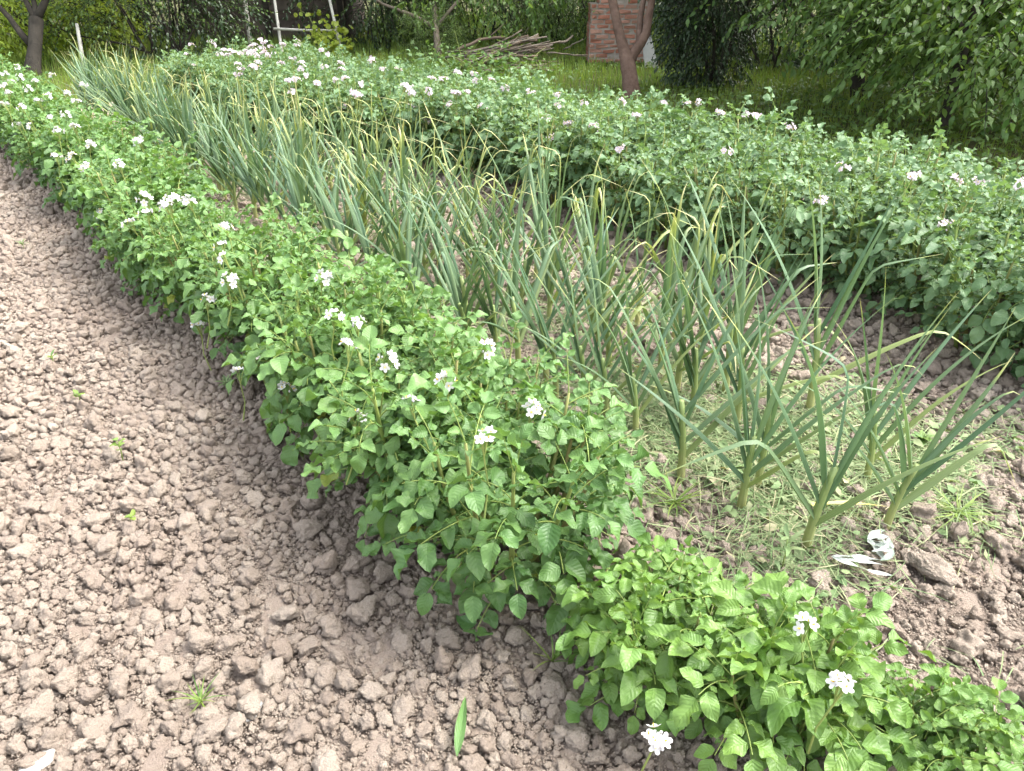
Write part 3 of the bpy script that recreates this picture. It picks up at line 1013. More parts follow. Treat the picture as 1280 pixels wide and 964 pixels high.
def seedling(px, py, h, nl, Lw, m, label, name='weed_seedling', cat='seedling', up=0.5, straight=False):
    p = at(px, py)
    mb = MB()
    tube(mb, [np.array([0, 0, -0.02]), np.array([0.002, 0, h * 0.5]), np.array([0, 0.003, h])], [0.002, 0.0016, 0.001], 5, 1, 0.2)
    az = rng.uniform(0, 6) + np.arange(nl) * 2.4
    D = np.stack([np.cos(az), np.sin(az), np.full(nl, up) + rng.normal(0, 0.2, nl)], -1)
    P = np.stack([np.zeros(nl), np.zeros(nl), (h if not straight else 0.012) * np.linspace(0.55, 1.0, nl)], -1)
    leaves(mb, P, D, np.tile([0, 0, 1.0], (nl, 1)) + 0.01, Lw[0] * rng.uniform(0.7, 1.2, nl), Lw[1], 'blade' if straight else 'mid', 0.25, 0.2, 0.2, rng.uniform(0, 0.3, nl))
    o = link(name, mb.mesh(name, [m, M['stem']]), None, (p[0], p[1], float(hsoil(p[0], p[1])) + 0.012))
    return tag(o, label, cat)


seedling(155, 580, 0.075, 5, (0.038, 0.010), M['young_leaf'], 'lone upright seedling on the bare clods left of the row')
seedling(252, 880, 0.02, 16, (0.060, 0.0018), M['young_leaf'], 'small tuft of grass on the clods near the bottom left', 'grass_tuft', 'grass tuft', 1.1, True)
seedling(100, 502, 0.03, 5, (0.028, 0.008), M['young_leaf'], 'tiny seedling above and left of the lone upright one')
seedling(68, 458, 0.03, 6, (0.030, 0.005), M['young_leaf'], 'sparse narrow-leaved seedling at the left edge of the clods', up=0.8)
seedling(167, 655, 0.015, 4, (0.022, 0.008), M['young_leaf'], 'flat tiny weed on the clods below the lone seedling')
seedling(285, 492, 0.03, 18, (0.035, 0.004), M['mulch'], 'mossy green weed patch at the foot of the left row', 'weed_patch', 'weed', 0.6)
seedling(178, 372, 0.03, 14, (0.035, 0.004), M['mulch'], 'yellowish weed at the edge of the left row, farther back', 'weed_patch', 'weed', 0.6)
seedling(30, 312, 0.03, 14, (0.04, 0.003), M['mulch'], 'thin weed on the clods near the left edge, farthest back', 'weed_patch', 'weed', 0.9)
seedling(380, 720 - 140, 0.04, 12, (0.045, 0.006), M['potato_leaf'], 'low weed under the overhanging leaves of the tall potato plants', 'weed_patch', 'weed', 0.6)
seedling(690, 840, 0.06, 9, (0.11, 0.0024), M['young_leaf'], 'wispy grass between the clods and the yellow-green potato plants', 'grass_tuft', 'grass tuft', 1.6, True)
seedling(842, 640, 0.03, 26, (0.11, 0.0030), M['grass'], 'limp green grass clump left of the nearest garlic stalks, above the lowest potato plants', 'grass_tuft', 'grass tuft', 0.7, True)
seedling(1195, 650, 0.03, 30, (0.12, 0.0026), M['grass'], 'flattened grass clump at the right end of the mulch', 'grass_tuft', 'grass tuft', 0.35, True)
seedling(1150, 560, 0.03, 14, (0.04, 0.009), M['potato_leaf'], 'small green weed behind the mulch, right of the garlic', 'weed', 'weed', 0.5)
seedling(975, 720, 0.11, 10, (0.05, 0.007), M['mulch'], 'toothed grey-green weed in front of the nearest garlic stalk', 'weed', 'weed', 0.5)

# ------------------------------------------------------------------ grass and ground cover under the trees
mb = MB()
n = 110000
X = rng.uniform(-2, 14, n)
Y = rng.uniform(0.5, 18, n)
okv, dep = keep_in(150, X, Y)
outside = (X > 4.75) | (Y > 9.4)
dens = np.clip((8.5 / np.maximum(dep, 1)) ** 1.0, 0.15, 1)
ok = okv & outside & (rng.random(n) < dens)
X, Y = X[ok], Y[ok]
n = len(X)
lit = 1 / (1 + np.exp(-((Y - 4.7) + 0.6 * np.sin(X * 1.7)) * 1.6))       # taller grass grows towards the brick pillar
pt = 0.5 + 0.5 * np.sin(1.9 * X + 1.3 * np.sin(1.1 * Y)) * np.sin(1.7 * Y + 0.4)
az = rng.uniform(0, 6.28, n)
hl = (0.06 + 0.13 * lit * (0.4 + 0.6 * pt)) * rng.uniform(0.5, 1.3, n)
D = np.stack([np.cos(az) * 0.45, np.sin(az) * 0.45, np.ones(n)], -1)
Nn = np.stack([np.cos(az + 1.57), np.sin(az + 1.57), np.full(n, 0.2)], -1)
Nn = np.cross(Nn, D)
P = np.stack([X, Y, np.full(n, -0.045)], -1)
leaves(mb, P, D, Nn, hl, 0.0045 + 0.002 * rng.random(n), 'blade', 0.35, 0.2, 0.1, np.where(rng.random(n) < 0.06, 0.6, rng.uniform(0, 0.2, n)))
tag(link('grass', mb.mesh('grass', M['grass'])), 'rough green grass under the trees behind the potato beds', 'grass', kind='stuff')

mb = MB()
n = 26000
X = rng.uniform(4.7, 13, n)
Y = rng.uniform(0.3, 13, n)
okv, dep = keep_in(150, X, Y)
pt = np.sin(1.3 * X + 1.9 * np.sin(0.9 * Y)) + np.sin(1.6 * Y + 0.8 * X)
w_ = 1 / (1 + np.exp(((Y - 5.3) + 0.5 * np.sin(2 * X)) * 1.8))
ok = okv & (rng.random(n) < np.clip(0.25 + w_ + 0.2 * pt, 0.08, 1))
X, Y = X[ok], Y[ok]
n = len(X)
az = rng.uniform(0, 6.28, n)
D = np.stack([np.cos(az), np.sin(az), rng.normal(0.15, 0.3, n)], -1)
P = np.stack([X, Y, rng.uniform(0.0, 0.11, n) * (0.6 + 0.4 * np.sin(2.1 * X) * np.sin(2.4 * Y))], -1)
leaves(mb, P, D, np.stack([rng.normal(0, 0.4, n), rng.normal(0, 0.4, n), np.ones(n)], -1), rng.uniform(0.04, 0.085, n), rng.uniform(0.012, 0.026, n), 'lo', 0.3, 0.2, 0.2, rng.uniform(0, 0.12, n))
tag(link('ground_cover', mb.mesh('ground_cover', M['wood_leaf'])), 'low leafy weeds covering the shaded ground under the fruit trees', 'ground cover', kind='stuff')


# ------------------------------------------------------------------ trees and shrubs
def limb_pts(p, d, L, n=8, wob=0.06, up=0.0):
    d = nrm(np.asarray(d, float))
    pts = [np.asarray(p, float)]
    for _ in range(n - 1):
        d = nrm(d + rng.normal(0, wob, 3) + np.array([0, 0, up]))
        pts.append(pts[-1] + d * L / (n - 1))
    return np.array(pts)


def crown_mesh(leafm, barkm, centre, rad, ntw, lsize, tpl='ell', hang=0.5, nl=11, tw=0.42, hollow=0.45, wid=0.24, yel=0.05, squash_bottom=0.0, clump=16, low=0.0):
    mb = MB()
    cl = nrm(rng.normal(size=(clump, 3))) * rng.uniform(0.55, 0.95, clump)[:, None]
    c = cl[rng.integers(0, clump, ntw)] + rng.normal(0, 0.23, (ntw, 3))
    rr = np.linalg.norm(c, axis=1)
    c = c * np.minimum(1, 1.1 / np.maximum(rr, 0.01))[:, None]
    if low:                                        # thinner towards the top of the crown
        c = c[rng.random(ntw) > low * np.clip(c[:, 2] + 0.5, 0, 1)]
        ntw = len(c)
    base = np.array(centre) + c * np.array(rad)
    if squash_bottom:
        base[:, 2] = np.maximum(base[:, 2], squash_bottom + rng.uniform(0, 0.3, ntw))
    out = nrm(c + rng.normal(0, 0.45, (ntw, 3)))
    P, D, Nn, L = [], [], [], []
    for b, o in zip(base, out):
        d = o.copy()
        p = b.copy()
        pts = [p.copy()]
        tl = tw * rng.uniform(0.6, 1.3)
        for k in range(nl):
            d = nrm(d + np.array([0, 0, -hang * 0.12]) + rng.normal(0, 0.07, 3))
            p = p + d * tl / nl
            pts.append(p.copy())
            s = nrm(np.cross(d, [0.1, 0.2, 1.0]))
            sd = s * (1 if k % 2 else -1)
            P.append(p.copy())
            D.append(sd * 0.8 + d * 0.7 + np.array([0, 0, 0.1 - 0.5 * hang]) + rng.normal(0, 0.2, 3))
            Nn.append(np.array([0, 0, 1.0]) + 0.4 * sd + rng.normal(0, 0.3, 3))
            L.append(lsize * rng.uniform(0.65, 1.2))
        tube(mb, np.array(pts)[::3], np.linspace(0.005, 0.0018, len(pts[::3])), 3, 1, 0.5, cap=False)
    L = np.array(L)
    P = np.array(P)
    P[:, 2] = np.maximum(P[:, 2], 0.08)
    leaves(mb, P, np.array(D), np.array(Nn), L, L * wid * rng.uniform(0.8, 1.2, len(L)), tpl, 0.3, 0.25, 0.12, rng.uniform(0, yel * 2, len(L)))
    return mb.mesh('crown', [leafm, barkm])


def trunk_mesh(barkm, h, r, lean=(0, 0), forks=4, flare=1.35, reach=1.4, fork_h=0.55, up=0.06):
    mb = MB()
    n = 9
    t = np.linspace(0, 1, n)
    pts = np.stack([lean[0] * t + 0.03 * np.sin(4 * t), lean[1] * t + 0.03 * np.sin(5 * t + 1), -0.08 + (h + 0.08) * t], -1)
    rad = r * (1 - 0.45 * t) * (1 + (flare - 1) * np.exp(-t * 9))
    tube(mb, pts, rad, 10, 0, 0.4, lump=0.05)
    for k in range(forks):
        i_ = min(n - 1, int((fork_h + (1 - fork_h) * k / max(forks - 1, 1)) * (n - 1)))
        az = k * 2.4 + rng.uniform(-0.4, 0.4)
        lp = limb_pts(pts[i_], (math.cos(az), math.sin(az), rng.uniform(0.5, 1.1)), reach * rng.uniform(0.7, 1.2), 8, 0.08, up)
        tube(mb, lp, np.linspace(rad[i_] * 0.62, 0.008, 8), 7, 0, 0.4)
        for _ in range(3):
            b = lp[rng.integers(3, 7)]
            sp = limb_pts(b, nrm(lp[-1] - lp[0]) + rng.normal(0, 0.6, 3), reach * 0.55, 6, 0.1)
            tube(mb, sp, np.linspace(rad[i_] * 0.25, 0.004, 6), 5, 0, 0.4)
    return mb.mesh('trunk', barkm)


def tree(name, x, y, rz, trunk, crown, label, cat='tree', group=None, sc=1.0):
    r = thing(name, (x, y, -0.01), rz, label, cat, group)
    r.scale = (sc, sc, sc)
    if trunk: link('trunk', trunk, r)
    if crown: link('crown', crown, r)
    return r


TV = [trunk_mesh(M['bark'], 2.0, 0.09), trunk_mesh(M['bark'], 2.4, 0.07, (0.3, 0.1), 3), trunk_mesh(M['bark'], 1.7, 0.11, (-0.2, 0.2), 5)]
CV = [crown_mesh(M['wood_leaf'], M['bark'], (0, 0, 3.0), (1.9, 1.9, 1.7), 620, 0.085, hang=0.4),
      crown_mesh(M['wood_leaf'], M['bark'], (0, 0, 3.3), (2.1, 1.8, 1.9), 650, 0.08, hang=0.6)]
BV = [crown_mesh(M['wood_leaf'], M['bark'], (0, 0, 0.95), (1.15, 1.1, 1.0), 620, 0.07, hang=0.5, clump=12),
      crown_mesh(M['wood_leaf'], M['bark'], (0, 0, 1.05), (1.2, 1.25, 1.15), 680, 0.055, hang=0.3, clump=14),
      crown_mesh(M['dark_leaf'], M['bark'], (0, 0, 1.1), (1.1, 1.1, 1.15), 800, 0.055, hang=0.4, clump=16)]
BL = crown_mesh(M['lime_leaf'], M['bark'], (0, 0, 0.8), (1.1, 1.1, 0.85), 420, 0.08, hang=0.4, clump=10)  # gap shrubs: sunlight on them is put into the lighter leaf colour


def shrub_stems():
    mb = MB()
    for k in range(6):
        lp = limb_pts((rng.normal(0, 0.08), rng.normal(0, 0.08), -0.05), (rng.normal(0, 0.5), rng.normal(0, 0.5), 1), rng.uniform(1.0, 1.7), 7, 0.08)
        tube(mb, lp, np.linspace(0.022, 0.006, 7), 6, 0, 0.4)
    return mb.mesh('stems', M['bark'])


SS = [shrub_stems() for _ in range(2)]


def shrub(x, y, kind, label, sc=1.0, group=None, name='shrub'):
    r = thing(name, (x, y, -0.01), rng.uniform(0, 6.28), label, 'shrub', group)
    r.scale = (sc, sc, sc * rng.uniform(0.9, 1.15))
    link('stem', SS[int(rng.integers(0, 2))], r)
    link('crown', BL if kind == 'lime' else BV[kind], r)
    return r


# fork-trunked tree in front of the brick pillar
p = at(789, 124)
r = thing('fruit_tree', (p[0], p[1], -0.01), 0, 'reddish forked tree standing in front of the brick pillar', 'tree')
mb = MB()
K = lambda x_, y_, dd=8.45: at_depth(x_, y_, dd) - p
tube(mb, [(0, 0, -0.08), (0, 0, 0.04), K(788, 96), K(785, 78), K(781, 66), K(776, 48), K(771, 26), K(766, 0), K(758, -50), K(745, -120)],
     [0.115, 0.098, 0.084, 0.083, 0.068, 0.056, 0.052, 0.048, 0.04, 0.02], 12, 0, 0.4, lump=0.05)
link('trunk', mb.mesh('trunk', M['bark_red']), r)
for pl_, r0 in (([K(786, 80), K(792, 66), K(801, 53, 8.4), K(808, 40, 8.38), K(811, 20, 8.36), K(815, -2, 8.36), K(822, -60, 8.3), K(840, -130, 8.2)], 0.062),
                ([K(799, 56, 8.4), K(799, 40, 8.5), K(801, 18, 8.55), K(805, -4, 8.6), K(808, -60, 8.7), K(806, -130, 8.8)], 0.042)):
    mb = MB()
    tube(mb, pl_, np.linspace(r0, r0 * 0.45, len(pl_)), 9, 0, 0.4, lump=0.05)
    link('limb', mb.mesh('limb', M['bark_red']), r)
link('crown', crown_mesh(M['fruit_leaf'], M['bark_red'], (0.2, 0.2, 3.2), (1.7, 1.7, 1.1), 280, 0.09, hang=0.5), r)

# dark evergreen shrub right of it
p = at(888, 108)
r = thing('evergreen_shrub', (p[0], p[1], -0.01), 0, 'very dark dense evergreen right of the forked tree', 'shrub')
mb = MB()
for k in range(4):
    tube(mb, limb_pts((rng.normal(0, 0.05), rng.normal(0, 0.05), -0.06), (rng.normal(0, 0.12), rng.normal(0, 0.12), 1), 1.6, 7, 0.05), np.linspace(0.03, 0.008, 7), 6, 0, 0.4)
link('stem', mb.mesh('stem', M['bark']), r)
link('crown', crown_mesh(M['dark_leaf'], M['bark'], (0, 0, 1.15), (0.55, 0.55, 1.2), 1500, 0.05, hang=0.7, clump=40, tw=0.3), r)

# broad fruit trees hanging low over the right
p = at(1190, 172)
tree('fruit_tree', p[0] + 0.1, p[1] + 0.1, 0.3, trunk_mesh(M['bark'], 1.7, 0.045, (0.1, 0.1), 5, fork_h=0.35, reach=1.7, up=0.0),
     crown_mesh(M['fruit_leaf'], M['bark'], (0.10, -0.45, 1.75), (1.55, 1.5, 1.5), 2800, 0.078, hang=0.25, low=0.85, clump=40, squash_bottom=0.36, yel=0.1, wid=0.24),
     'fruit tree with large drooping leaves hanging low at the right edge')
tree('fruit_tree', 8.7, 4.75, 1.9, trunk_mesh(M['bark'], 1.8, 0.07, (0.2, 0.1), 5, fork_h=0.35, reach=1.7),
     crown_mesh(M['fruit_leaf'], M['bark'], (0.1, 0.2, 2.1), (1.55, 1.6, 1.6), 2100, 0.08, hang=0.25, low=0.85, clump=28, squash_bottom=0.52, yel=0.1, wid=0.24),
     'fruit tree hanging over the shaded ground cover, right of the dark evergreen')
tree('fruit_tree', 10.4, 3.4, 1.0, TV[2], crown_mesh(M['fruit_leaf'], M['bark'], (0, 0, 2.1), (2.0, 2.0, 1.9), 1500, 0.10, hang=0.3, low=0.8, clump=26, squash_bottom=0.5, wid=0.24),
     'leafy fruit tree farthest behind the right-hand branches')

# slim tree over the heap of branches
p = at(548, 74)
r = thing('fruit_tree', (p[0], p[1], -0.01), 0, 'slim pale-stemmed tree left of the heap of branches', 'tree')
mb = MB()
f1 = at_depth(545, 35, 12.0) - p
tube(mb, [(0, 0, -0.06), f1 * 0.5, f1, f1 * 1.6, f1 * 2.8 + np.array([0.1, 0, 0])], [0.07, 0.055, 0.045, 0.04, 0.02], 9, 0, 0.4)
tube(mb, [f1, at_depth(520, 20, 11.9) - p, at_depth(478, 4, 11.8) - p, at_depth(440, -20, 11.8) - p], [0.035, 0.028, 0.02, 0.01], 7, 0, 0.4)
tube(mb, [f1, at_depth(560, 15, 12.0) - p, at_depth(590, -20, 12.0) - p], [0.035, 0.028, 0.012], 7, 0, 0.4)
link('trunk', mb.mesh('trunk', M['stick']), r)
link('crown', crown_mesh(M['fruit_leaf'], M['bark'], (0.5, -0.1, 2.3), (1.9, 1.6, 1.65), 900, 0.095, hang=0.3, low=0.6, clump=24, squash_bottom=0.52, wid=0.2, yel=0.1), r)

# dark forked tree at the far left
p = at(42, 92)
r = thing('forked_tree', (p[0], p[1], -0.01), 0, 'dark multi-stemmed tree behind the far end of the left row', 'tree')
mb = MB()
dz = 10.4
fk = at_depth(45, 24, dz) - p
tube(mb, [(0, 0, -0.1), (0, 0, 0.06), fk * 0.5, fk], [0.13, 0.10, 0.082, 0.088], 12, 0, 0.4, lump=0.04)
link('trunk', mb.mesh('trunk', M['bark']), r)
low = at_depth(38, 55, dz) - p
for pl, rr in (([low, at_depth(25, 40, dz) - p, at_depth(12, 22, dz) - p, at_depth(-6, 2, dz) - p, at_depth(-30, -40, dz) - p], 0.05),
               ([fk, at_depth(38, 12, dz) - p, at_depth(28, -8, dz) - p, at_depth(10, -60, dz) - p], 0.05),
               ([fk, at_depth(44, 10, dz) - p, at_depth(40, -8, dz) - p, at_depth(38, -80, dz) - p], 0.045),
               ([fk, at_depth(53, 8, dz) - p, at_depth(60, -8, dz) - p, at_depth(75, -70, dz) - p], 0.06)):
    mb = MB()
    tube(mb, pl, np.linspace(rr, rr * 0.45, len(pl)), 8, 0, 0.4)
    link('limb', mb.mesh('limb', M['bark']), r)
link('crown', crown_mesh(M['wood_leaf'], M['bark'], (0, 0, 2.9), (1.7, 1.7, 1.35), 420, 0.08, hang=0.6), r)

# individual trees of the wood behind
GW = 'trees of the wood behind the garden'
wood = [(3.4, 15.0, 1, 'slender tree left of the dark shed, behind the pale stake'), (-2.6, 18.5, 0, 'tree beyond the far left edge'),
        (4.6, 17.6, 2, 'tree behind the left corner of the dark shed'), (8.2, 17.5, 0, 'tree behind the right corner of the dark shed'),
        (9.3, 13.6, 1, 'tree behind the heap of branches'), (7.4, 14.2, 2, 'tree right of the dark shed, behind the vine'),
        (11.6, 11.4, 0, 'tree behind the left of the brick pillar'), (11.8, 8.6, 1, 'tree behind the right of the brick pillar'),
        (13.6, 6.8, 2, 'tree deep behind the dark evergreen'), (13.4, 3.6, 0, 'tree deep behind the low fruit trees'),
        (13.2, 14.0, 2, 'tree deepest in the shade between shed and brick pillar'), (2.2, 19.5, 1, 'tree deepest in the wood at the left')]
for x, y, k, lab in wood:
    tree('woodland_tree', x, y, rng.uniform(0, 6.28), TV[k], CV[k % 2], lab, 'tree', GW, rng.uniform(0.95, 1.2))

GS = 'shrubs along the edge of the wood'
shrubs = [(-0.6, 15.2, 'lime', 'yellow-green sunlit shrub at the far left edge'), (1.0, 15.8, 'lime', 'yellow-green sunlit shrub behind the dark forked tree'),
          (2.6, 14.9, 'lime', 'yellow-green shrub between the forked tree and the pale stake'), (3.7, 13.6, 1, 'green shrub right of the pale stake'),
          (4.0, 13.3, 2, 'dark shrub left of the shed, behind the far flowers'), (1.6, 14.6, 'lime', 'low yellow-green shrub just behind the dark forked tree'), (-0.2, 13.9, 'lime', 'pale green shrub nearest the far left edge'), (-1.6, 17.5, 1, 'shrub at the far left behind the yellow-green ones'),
          (1.9, 17.6, 1, 'shrub deep behind the forked tree'), (0.3, 18.5, 0, 'shrub farthest left in the wood'),
          (7.1, 12.8, 2, 'dark shrub right of the vine'), (7.9, 12.4, 0, 'green shrub left of the slim tree'),
          (8.9, 12.3, 2, 'dark shrub behind the heap of branches'), (10.0, 11.4, 0, 'green shrub between the heap and the brick pillar'),
          (9.7, 9.9, 1, 'green shrub at the left side of the brick pillar'), (10.4, 8.0, 1, 'green shrub at the right side of the brick pillar'),
          (10.0, 6.9, 2, 'dark shrub behind the evergreen'), (11.3, 6.2, 1, 'shrub behind the second fruit tree'),
          (11.8, 4.6, 0, 'shrub behind the low hanging fruit trees'), (12.2, 2.6, 1, 'shrub beyond the right edge of the branches'),
          (11.0, 13.2, 1, 'shrub in the wood behind the heap'), (8.8, 15.4, 2, 'dark shrub right behind the shed'), (12.6, 9.9, 0, 'shrub deep behind the brick pillar'),
          (14.6, 12.6, 1, 'shrub deepest behind the brick pillar'), (15.0, 8.6, 2, 'dark shrub deepest right of the brick pillar'), (15.0, 5.0, 1, 'shrub deepest behind the fruit trees'), (10.4, 17.0, 1, 'shrub deep behind the vine'), (12.6, 15.8, 2, 'dark shrub deepest behind the heap'), (6.8, 18.8, 1, 'shrub far behind the shed'), (3.2, 16.4, 2, 'dark shrub behind the left of the shed'), (5.0, 16.6, 2, 'dark shrub straight behind the shed'), (6.4, 9.95, 1, 'low green bush left of the heap of branches')]
for x, y, k, lab in shrubs:
    shrub(x, y, k, lab, 0.33 if 'low green bush' in lab else rng.uniform(0.9, 1.15), GS)

# ------------------------------------------------------------------ shed
def box(mb, c, s, rot=0.0, mat=0, rand=None, jit=0.0):
    v = np.array([(x, y, z) for x in (-.5, .5) for y in (-.5, .5) for z in (-.5, .5)]) * np.array(s)
    if jit: v = v + rng.normal(0, jit, v.shape)
    c_, s_ = math.cos(rot), math.sin(rot)
    v = np.stack([v[:, 0] * c_ - v[:, 1] * s_, v[:, 0] * s_ + v[:, 1] * c_, v[:, 2]], -1) + np.array(c)
    q = [(0, 1, 3, 2), (4, 6, 7, 5), (0, 4, 5, 1), (2, 3, 7, 6), (0, 2, 6, 4), (1, 5, 7, 3)]
    a = np.zeros((8, 4)); a[:, 0] = random.random() if rand is None else rand
    mb.add(v, q, None, a, mat)


pl, pr_ = at_depth(235, 40, 14.3), at_depth(432, 40, 14.3)
mid = (pl + pr_) / 2
sx = float(np.linalg.norm((pr_ - pl)[:2]))
rot = math.atan2(*(pr_ - pl)[:2][::-1])
r = thing('garden_shed', (mid[0], mid[1], -0.01), rot, 'dark weathered board shed in the shade behind the far potato flowers', 'shed')
mb = MB()
for k in range(13):
    zz = 0.08 + k * 0.165
    box(mb, (0, 0.0, zz), (sx, 0.03, 0.158), jit=0.004)
    box(mb, (0, 2.2, zz), (sx, 0.03, 0.158), jit=0.004)
    for s in (-1, 1):
        box(mb, (s * (sx / 2 - 0.016), 1.1, zz), (0.03, 2.165, 0.158), jit=0.004)
link('wall', mb.mesh('wall', M['boards'], False), r)
for s in (-0.5, 0.02, 0.5):
    mb = MB()
    box(mb, (s * (sx - 0.1), -0.04, 1.05), (0.10, 0.045, 2.1))
    link('post', mb.mesh('post', M['bark'], False), r)
mb = MB()
for s in (-1, 1):
    v = np.array([(-sx / 2 - .2, 1.1, 2.75), (sx / 2 + .2, 1.1, 2.75), (sx / 2 + .2, 1.1 + s * 1.4, 2.1), (-sx / 2 - .2, 1.1 + s * 1.4, 2.1)])
    v = np.concatenate([v, v + np.array([0, 0, 0.06])])
    mb.add(v, [(0, 1, 2, 3), (7, 6, 5, 4), (0, 4, 5, 1), (2, 6, 7, 3), (1, 5, 6, 2), (0, 3, 7, 4)])
link('roof', mb.mesh('roof', M['roofing'], False), r)

# ------------------------------------------------------------------ poles, trellis, vine
def pole(name, pts, rr, label, cat='pole', m='pole'):
    b = np.array(pts[0], float)
    mb = MB()
    tube(mb, np.array(pts) - b, rr, 8, 0, 0.5, lump=0.03)
    return tag(link(name, mb.mesh(name, M[m]), None, b), label, cat)


def ext(a, b, k):
    return b + (b - a) * k


a, b = at_depth(104, 84, 10.75), at_depth(96, 30, 10.75)
a[2] = -0.1
pole('garden_stake', [a, (a + b) / 2, b], [0.03, 0.027, 0.022], 'short pale stake right of the dark forked tree', 'stake')
a, b = at_depth(314, 60, 13.0), at_depth(306, 0, 13.0)
a = ext(b, a, 0.1); a[2] = -0.1
pole('bean_pole', [a, b, ext(a, b, 0.9)], [0.04, 0.036, 0.03], 'leaning grey pole standing alone in front of the shed', 'pole')
d0 = 12.4
a1, b1 = at_depth(352, 62, d0), at_depth(343, 0, d0)
a2, b2 = at_depth(430, 80, d0), at_depth(412, 0, d0)
root = np.array([a1[0], a1[1], 0.0])
r = thing('trellis', root, 0, 'trellis of two pale poles with a crossbar beside the shed', 'trellis')
for (a, b) in ((a1, b1), (a2, b2)):
    mb = MB()
    low = ext(b, a, 0.18); low[2] = min(low[2], -0.08)
    tube(mb, np.array([low, a, b, ext(a, b, 0.9)]) - root, [0.027, 0.025, 0.023, 0.018], 8, 0, 0.5)
    link('pole', mb.mesh('pole', M['pole']), r)
mb = MB()
e1, e2 = at_depth(342, 36, d0 - 0.06), at_depth(426, 38, d0 - 0.06)
tube(mb, np.array([e1, (e1 + e2) / 2 + np.array([0, 0, -0.01]), e2]) - root, [0.02, 0.018, 0.016], 8, 0, 0.5)
link('crossbar', mb.mesh('crossbar', M['pole']), r)
# vine
vb = at_depth(412, 74, d0 - 0.15); vb[2] = 0
r = thing('climbing_vine', vb, 0, 'yellow-green vine climbing the trellis crossbar', 'vine')
mb, sb = MB(), MB()
P, D, Nn, L = [], [], [], []
for (s, e) in (((412, 74), (384, 62)), ((412, 74), (392, 40)), ((414, 74), (403, 24)), ((416, 70), (424, 26)), ((412, 74), (372, 8)), ((418, 74), (436, 50)), ((410, 74), (400, 55)), ((424, 76), (432, 66))):
    A_, B_ = at_depth(*s, d0 - 0.15), at_depth(*e, d0 - 0.15)
    A_[2] = max(A_[2] - 0.25, 0)
    t = np.linspace(0, 1, 8)[:, None]
    pts = A_ * (1 - t) + B_ * t + rng.normal(0, 0.025, (8, 3)) + np.array([0, 0, 0.08]) * np.sin(PI * t)
    tube(sb, pts - vb, np.linspace(0.006, 0.003, 8), 5, 0, 0.4)
    for q_ in pts[1:]:
        for _ in range(4 if e[1] > 15 else 2):
            P.append(q_ - vb + rng.normal(0, 0.06, 3))
            D.append(rng.normal(0, 1, 3) + np.array([0, 0, -0.4]))
            Nn.append(-CF * 0.8 + np.array([0, 0, 0.6]) + rng.normal(0, 0.5, 3))
            L.append(rng.uniform(0.055, 0.105))
L = np.array(L)
leaves(mb, P, np.array(D), np.array(Nn), L, L * 0.48, 'mid', 0.15, 0.15, 0.15, rng.uniform(0, 0.4, len(L)))
link('stem', sb.mesh('stem', M['stem']), r)
link('foliage', mb.mesh('foliage', M['lime_leaf']), r)

# ------------------------------------------------------------------ heap of cut branches
GP = 'cut branches in the heap'
heap = [((575, 62), (630, 46), .036), ((580, 70), (660, 44), .034), ((590, 66), (672, 50), .03), ((585, 74), (690, 56), .036), ((600, 76), (672, 58), .038),
        ((596, 70), (668, 62), .03), ((606, 80), (672, 70), .032), ((612, 73), (688, 62), .026), ((604, 86), (640, 78), .03), ((600, 90), (652, 84), .024),
        ((610, 92), (668, 88), .026), ((618, 96), (690, 92), .028), ((640, 82), (702, 88), .022), ((664, 74), (700, 84), .026), ((628, 88), (684, 80), .024),
        ((586, 68), (652, 38), .022), ((578, 78), (640, 60), .026), ((608, 70), (700, 52), .022), ((590, 84), (646, 68), .024), ((615, 98), (660, 95), .02),
        ((700, 52), (716, 46), .03), ((690, 66), (734, 68), .016), ((706, 62), (728, 50), .014), ((625, 84), (672, 76), .02), ((640, 92), (700, 90), .018)]
for _k in range(20):
    heap.append(((rng.uniform(566, 606), rng.uniform(62, 86)), (rng.uniform(632, 694), rng.uniform(42, 66)), rng.uniform(0.012, 0.022)))
for k, (a, b, rr) in enumerate(heap):
    rr *= 0.66
    dp = 10.75 - (a[1] - 60) * 0.012 + rng.normal(0, 0.12)
    A_, B_ = at_depth(*a, dp), at_depth(*b, dp + rng.normal(0.1, 0.25))
    A_[2] = max(A_[2], 0.03); B_[2] = max(B_[2], 0.03)
    A_ = ext(B_, A_, 0.12)
    A_[2] = max(A_[2], 0.03)
    t = np.linspace(0, 1, 7)[:, None]
    pts = A_ * (1 - t) + B_ * t + rng.normal(0, 0.006, (7, 3)) + np.array([0, 0, rng.normal(0.0, 0.02)]) * np.sin(PI * t)
    mb = MB()
    base = pts[0].copy()
    tube(mb, pts - base, np.linspace(rr, rr * 0.7, 7), 8, 0, rng.random(), lump=0.03)
    if rng.random() < 0.4:
        i_ = 4
        sp = limb_pts(pts[i_] - base, nrm(pts[-1] - pts[0]) + rng.normal(0, 0.4, 3), 0.3, 4, 0.1)
        tube(mb, sp, np.linspace(rr * 0.45, rr * 0.2, 4), 6, 0, rng.random())
    lab = {0: 'cut branch at the upper left of the heap, ends bare', 15: 'steepest thin branch rising out of the heap',
           20: 'short pale branch stub right of the heap, near the brick pillar', 21: 'thin stick lying level between heap and brick pillar',
           22: 'thin slanting stick between heap and brick pillar'}.get(k)
    if lab is None:
        lab = 'thick grey branch in the main bundle of the heap' if rr >= 0.0195 else ('thin brown branch low in the tangle of the heap' if a[1] > 80 else 'thin grey branch in the main bundle of the heap')
    tag(link('cut_branch', mb.mesh('cut_branch', M['stick']), None, base), lab, 'branch', GP)

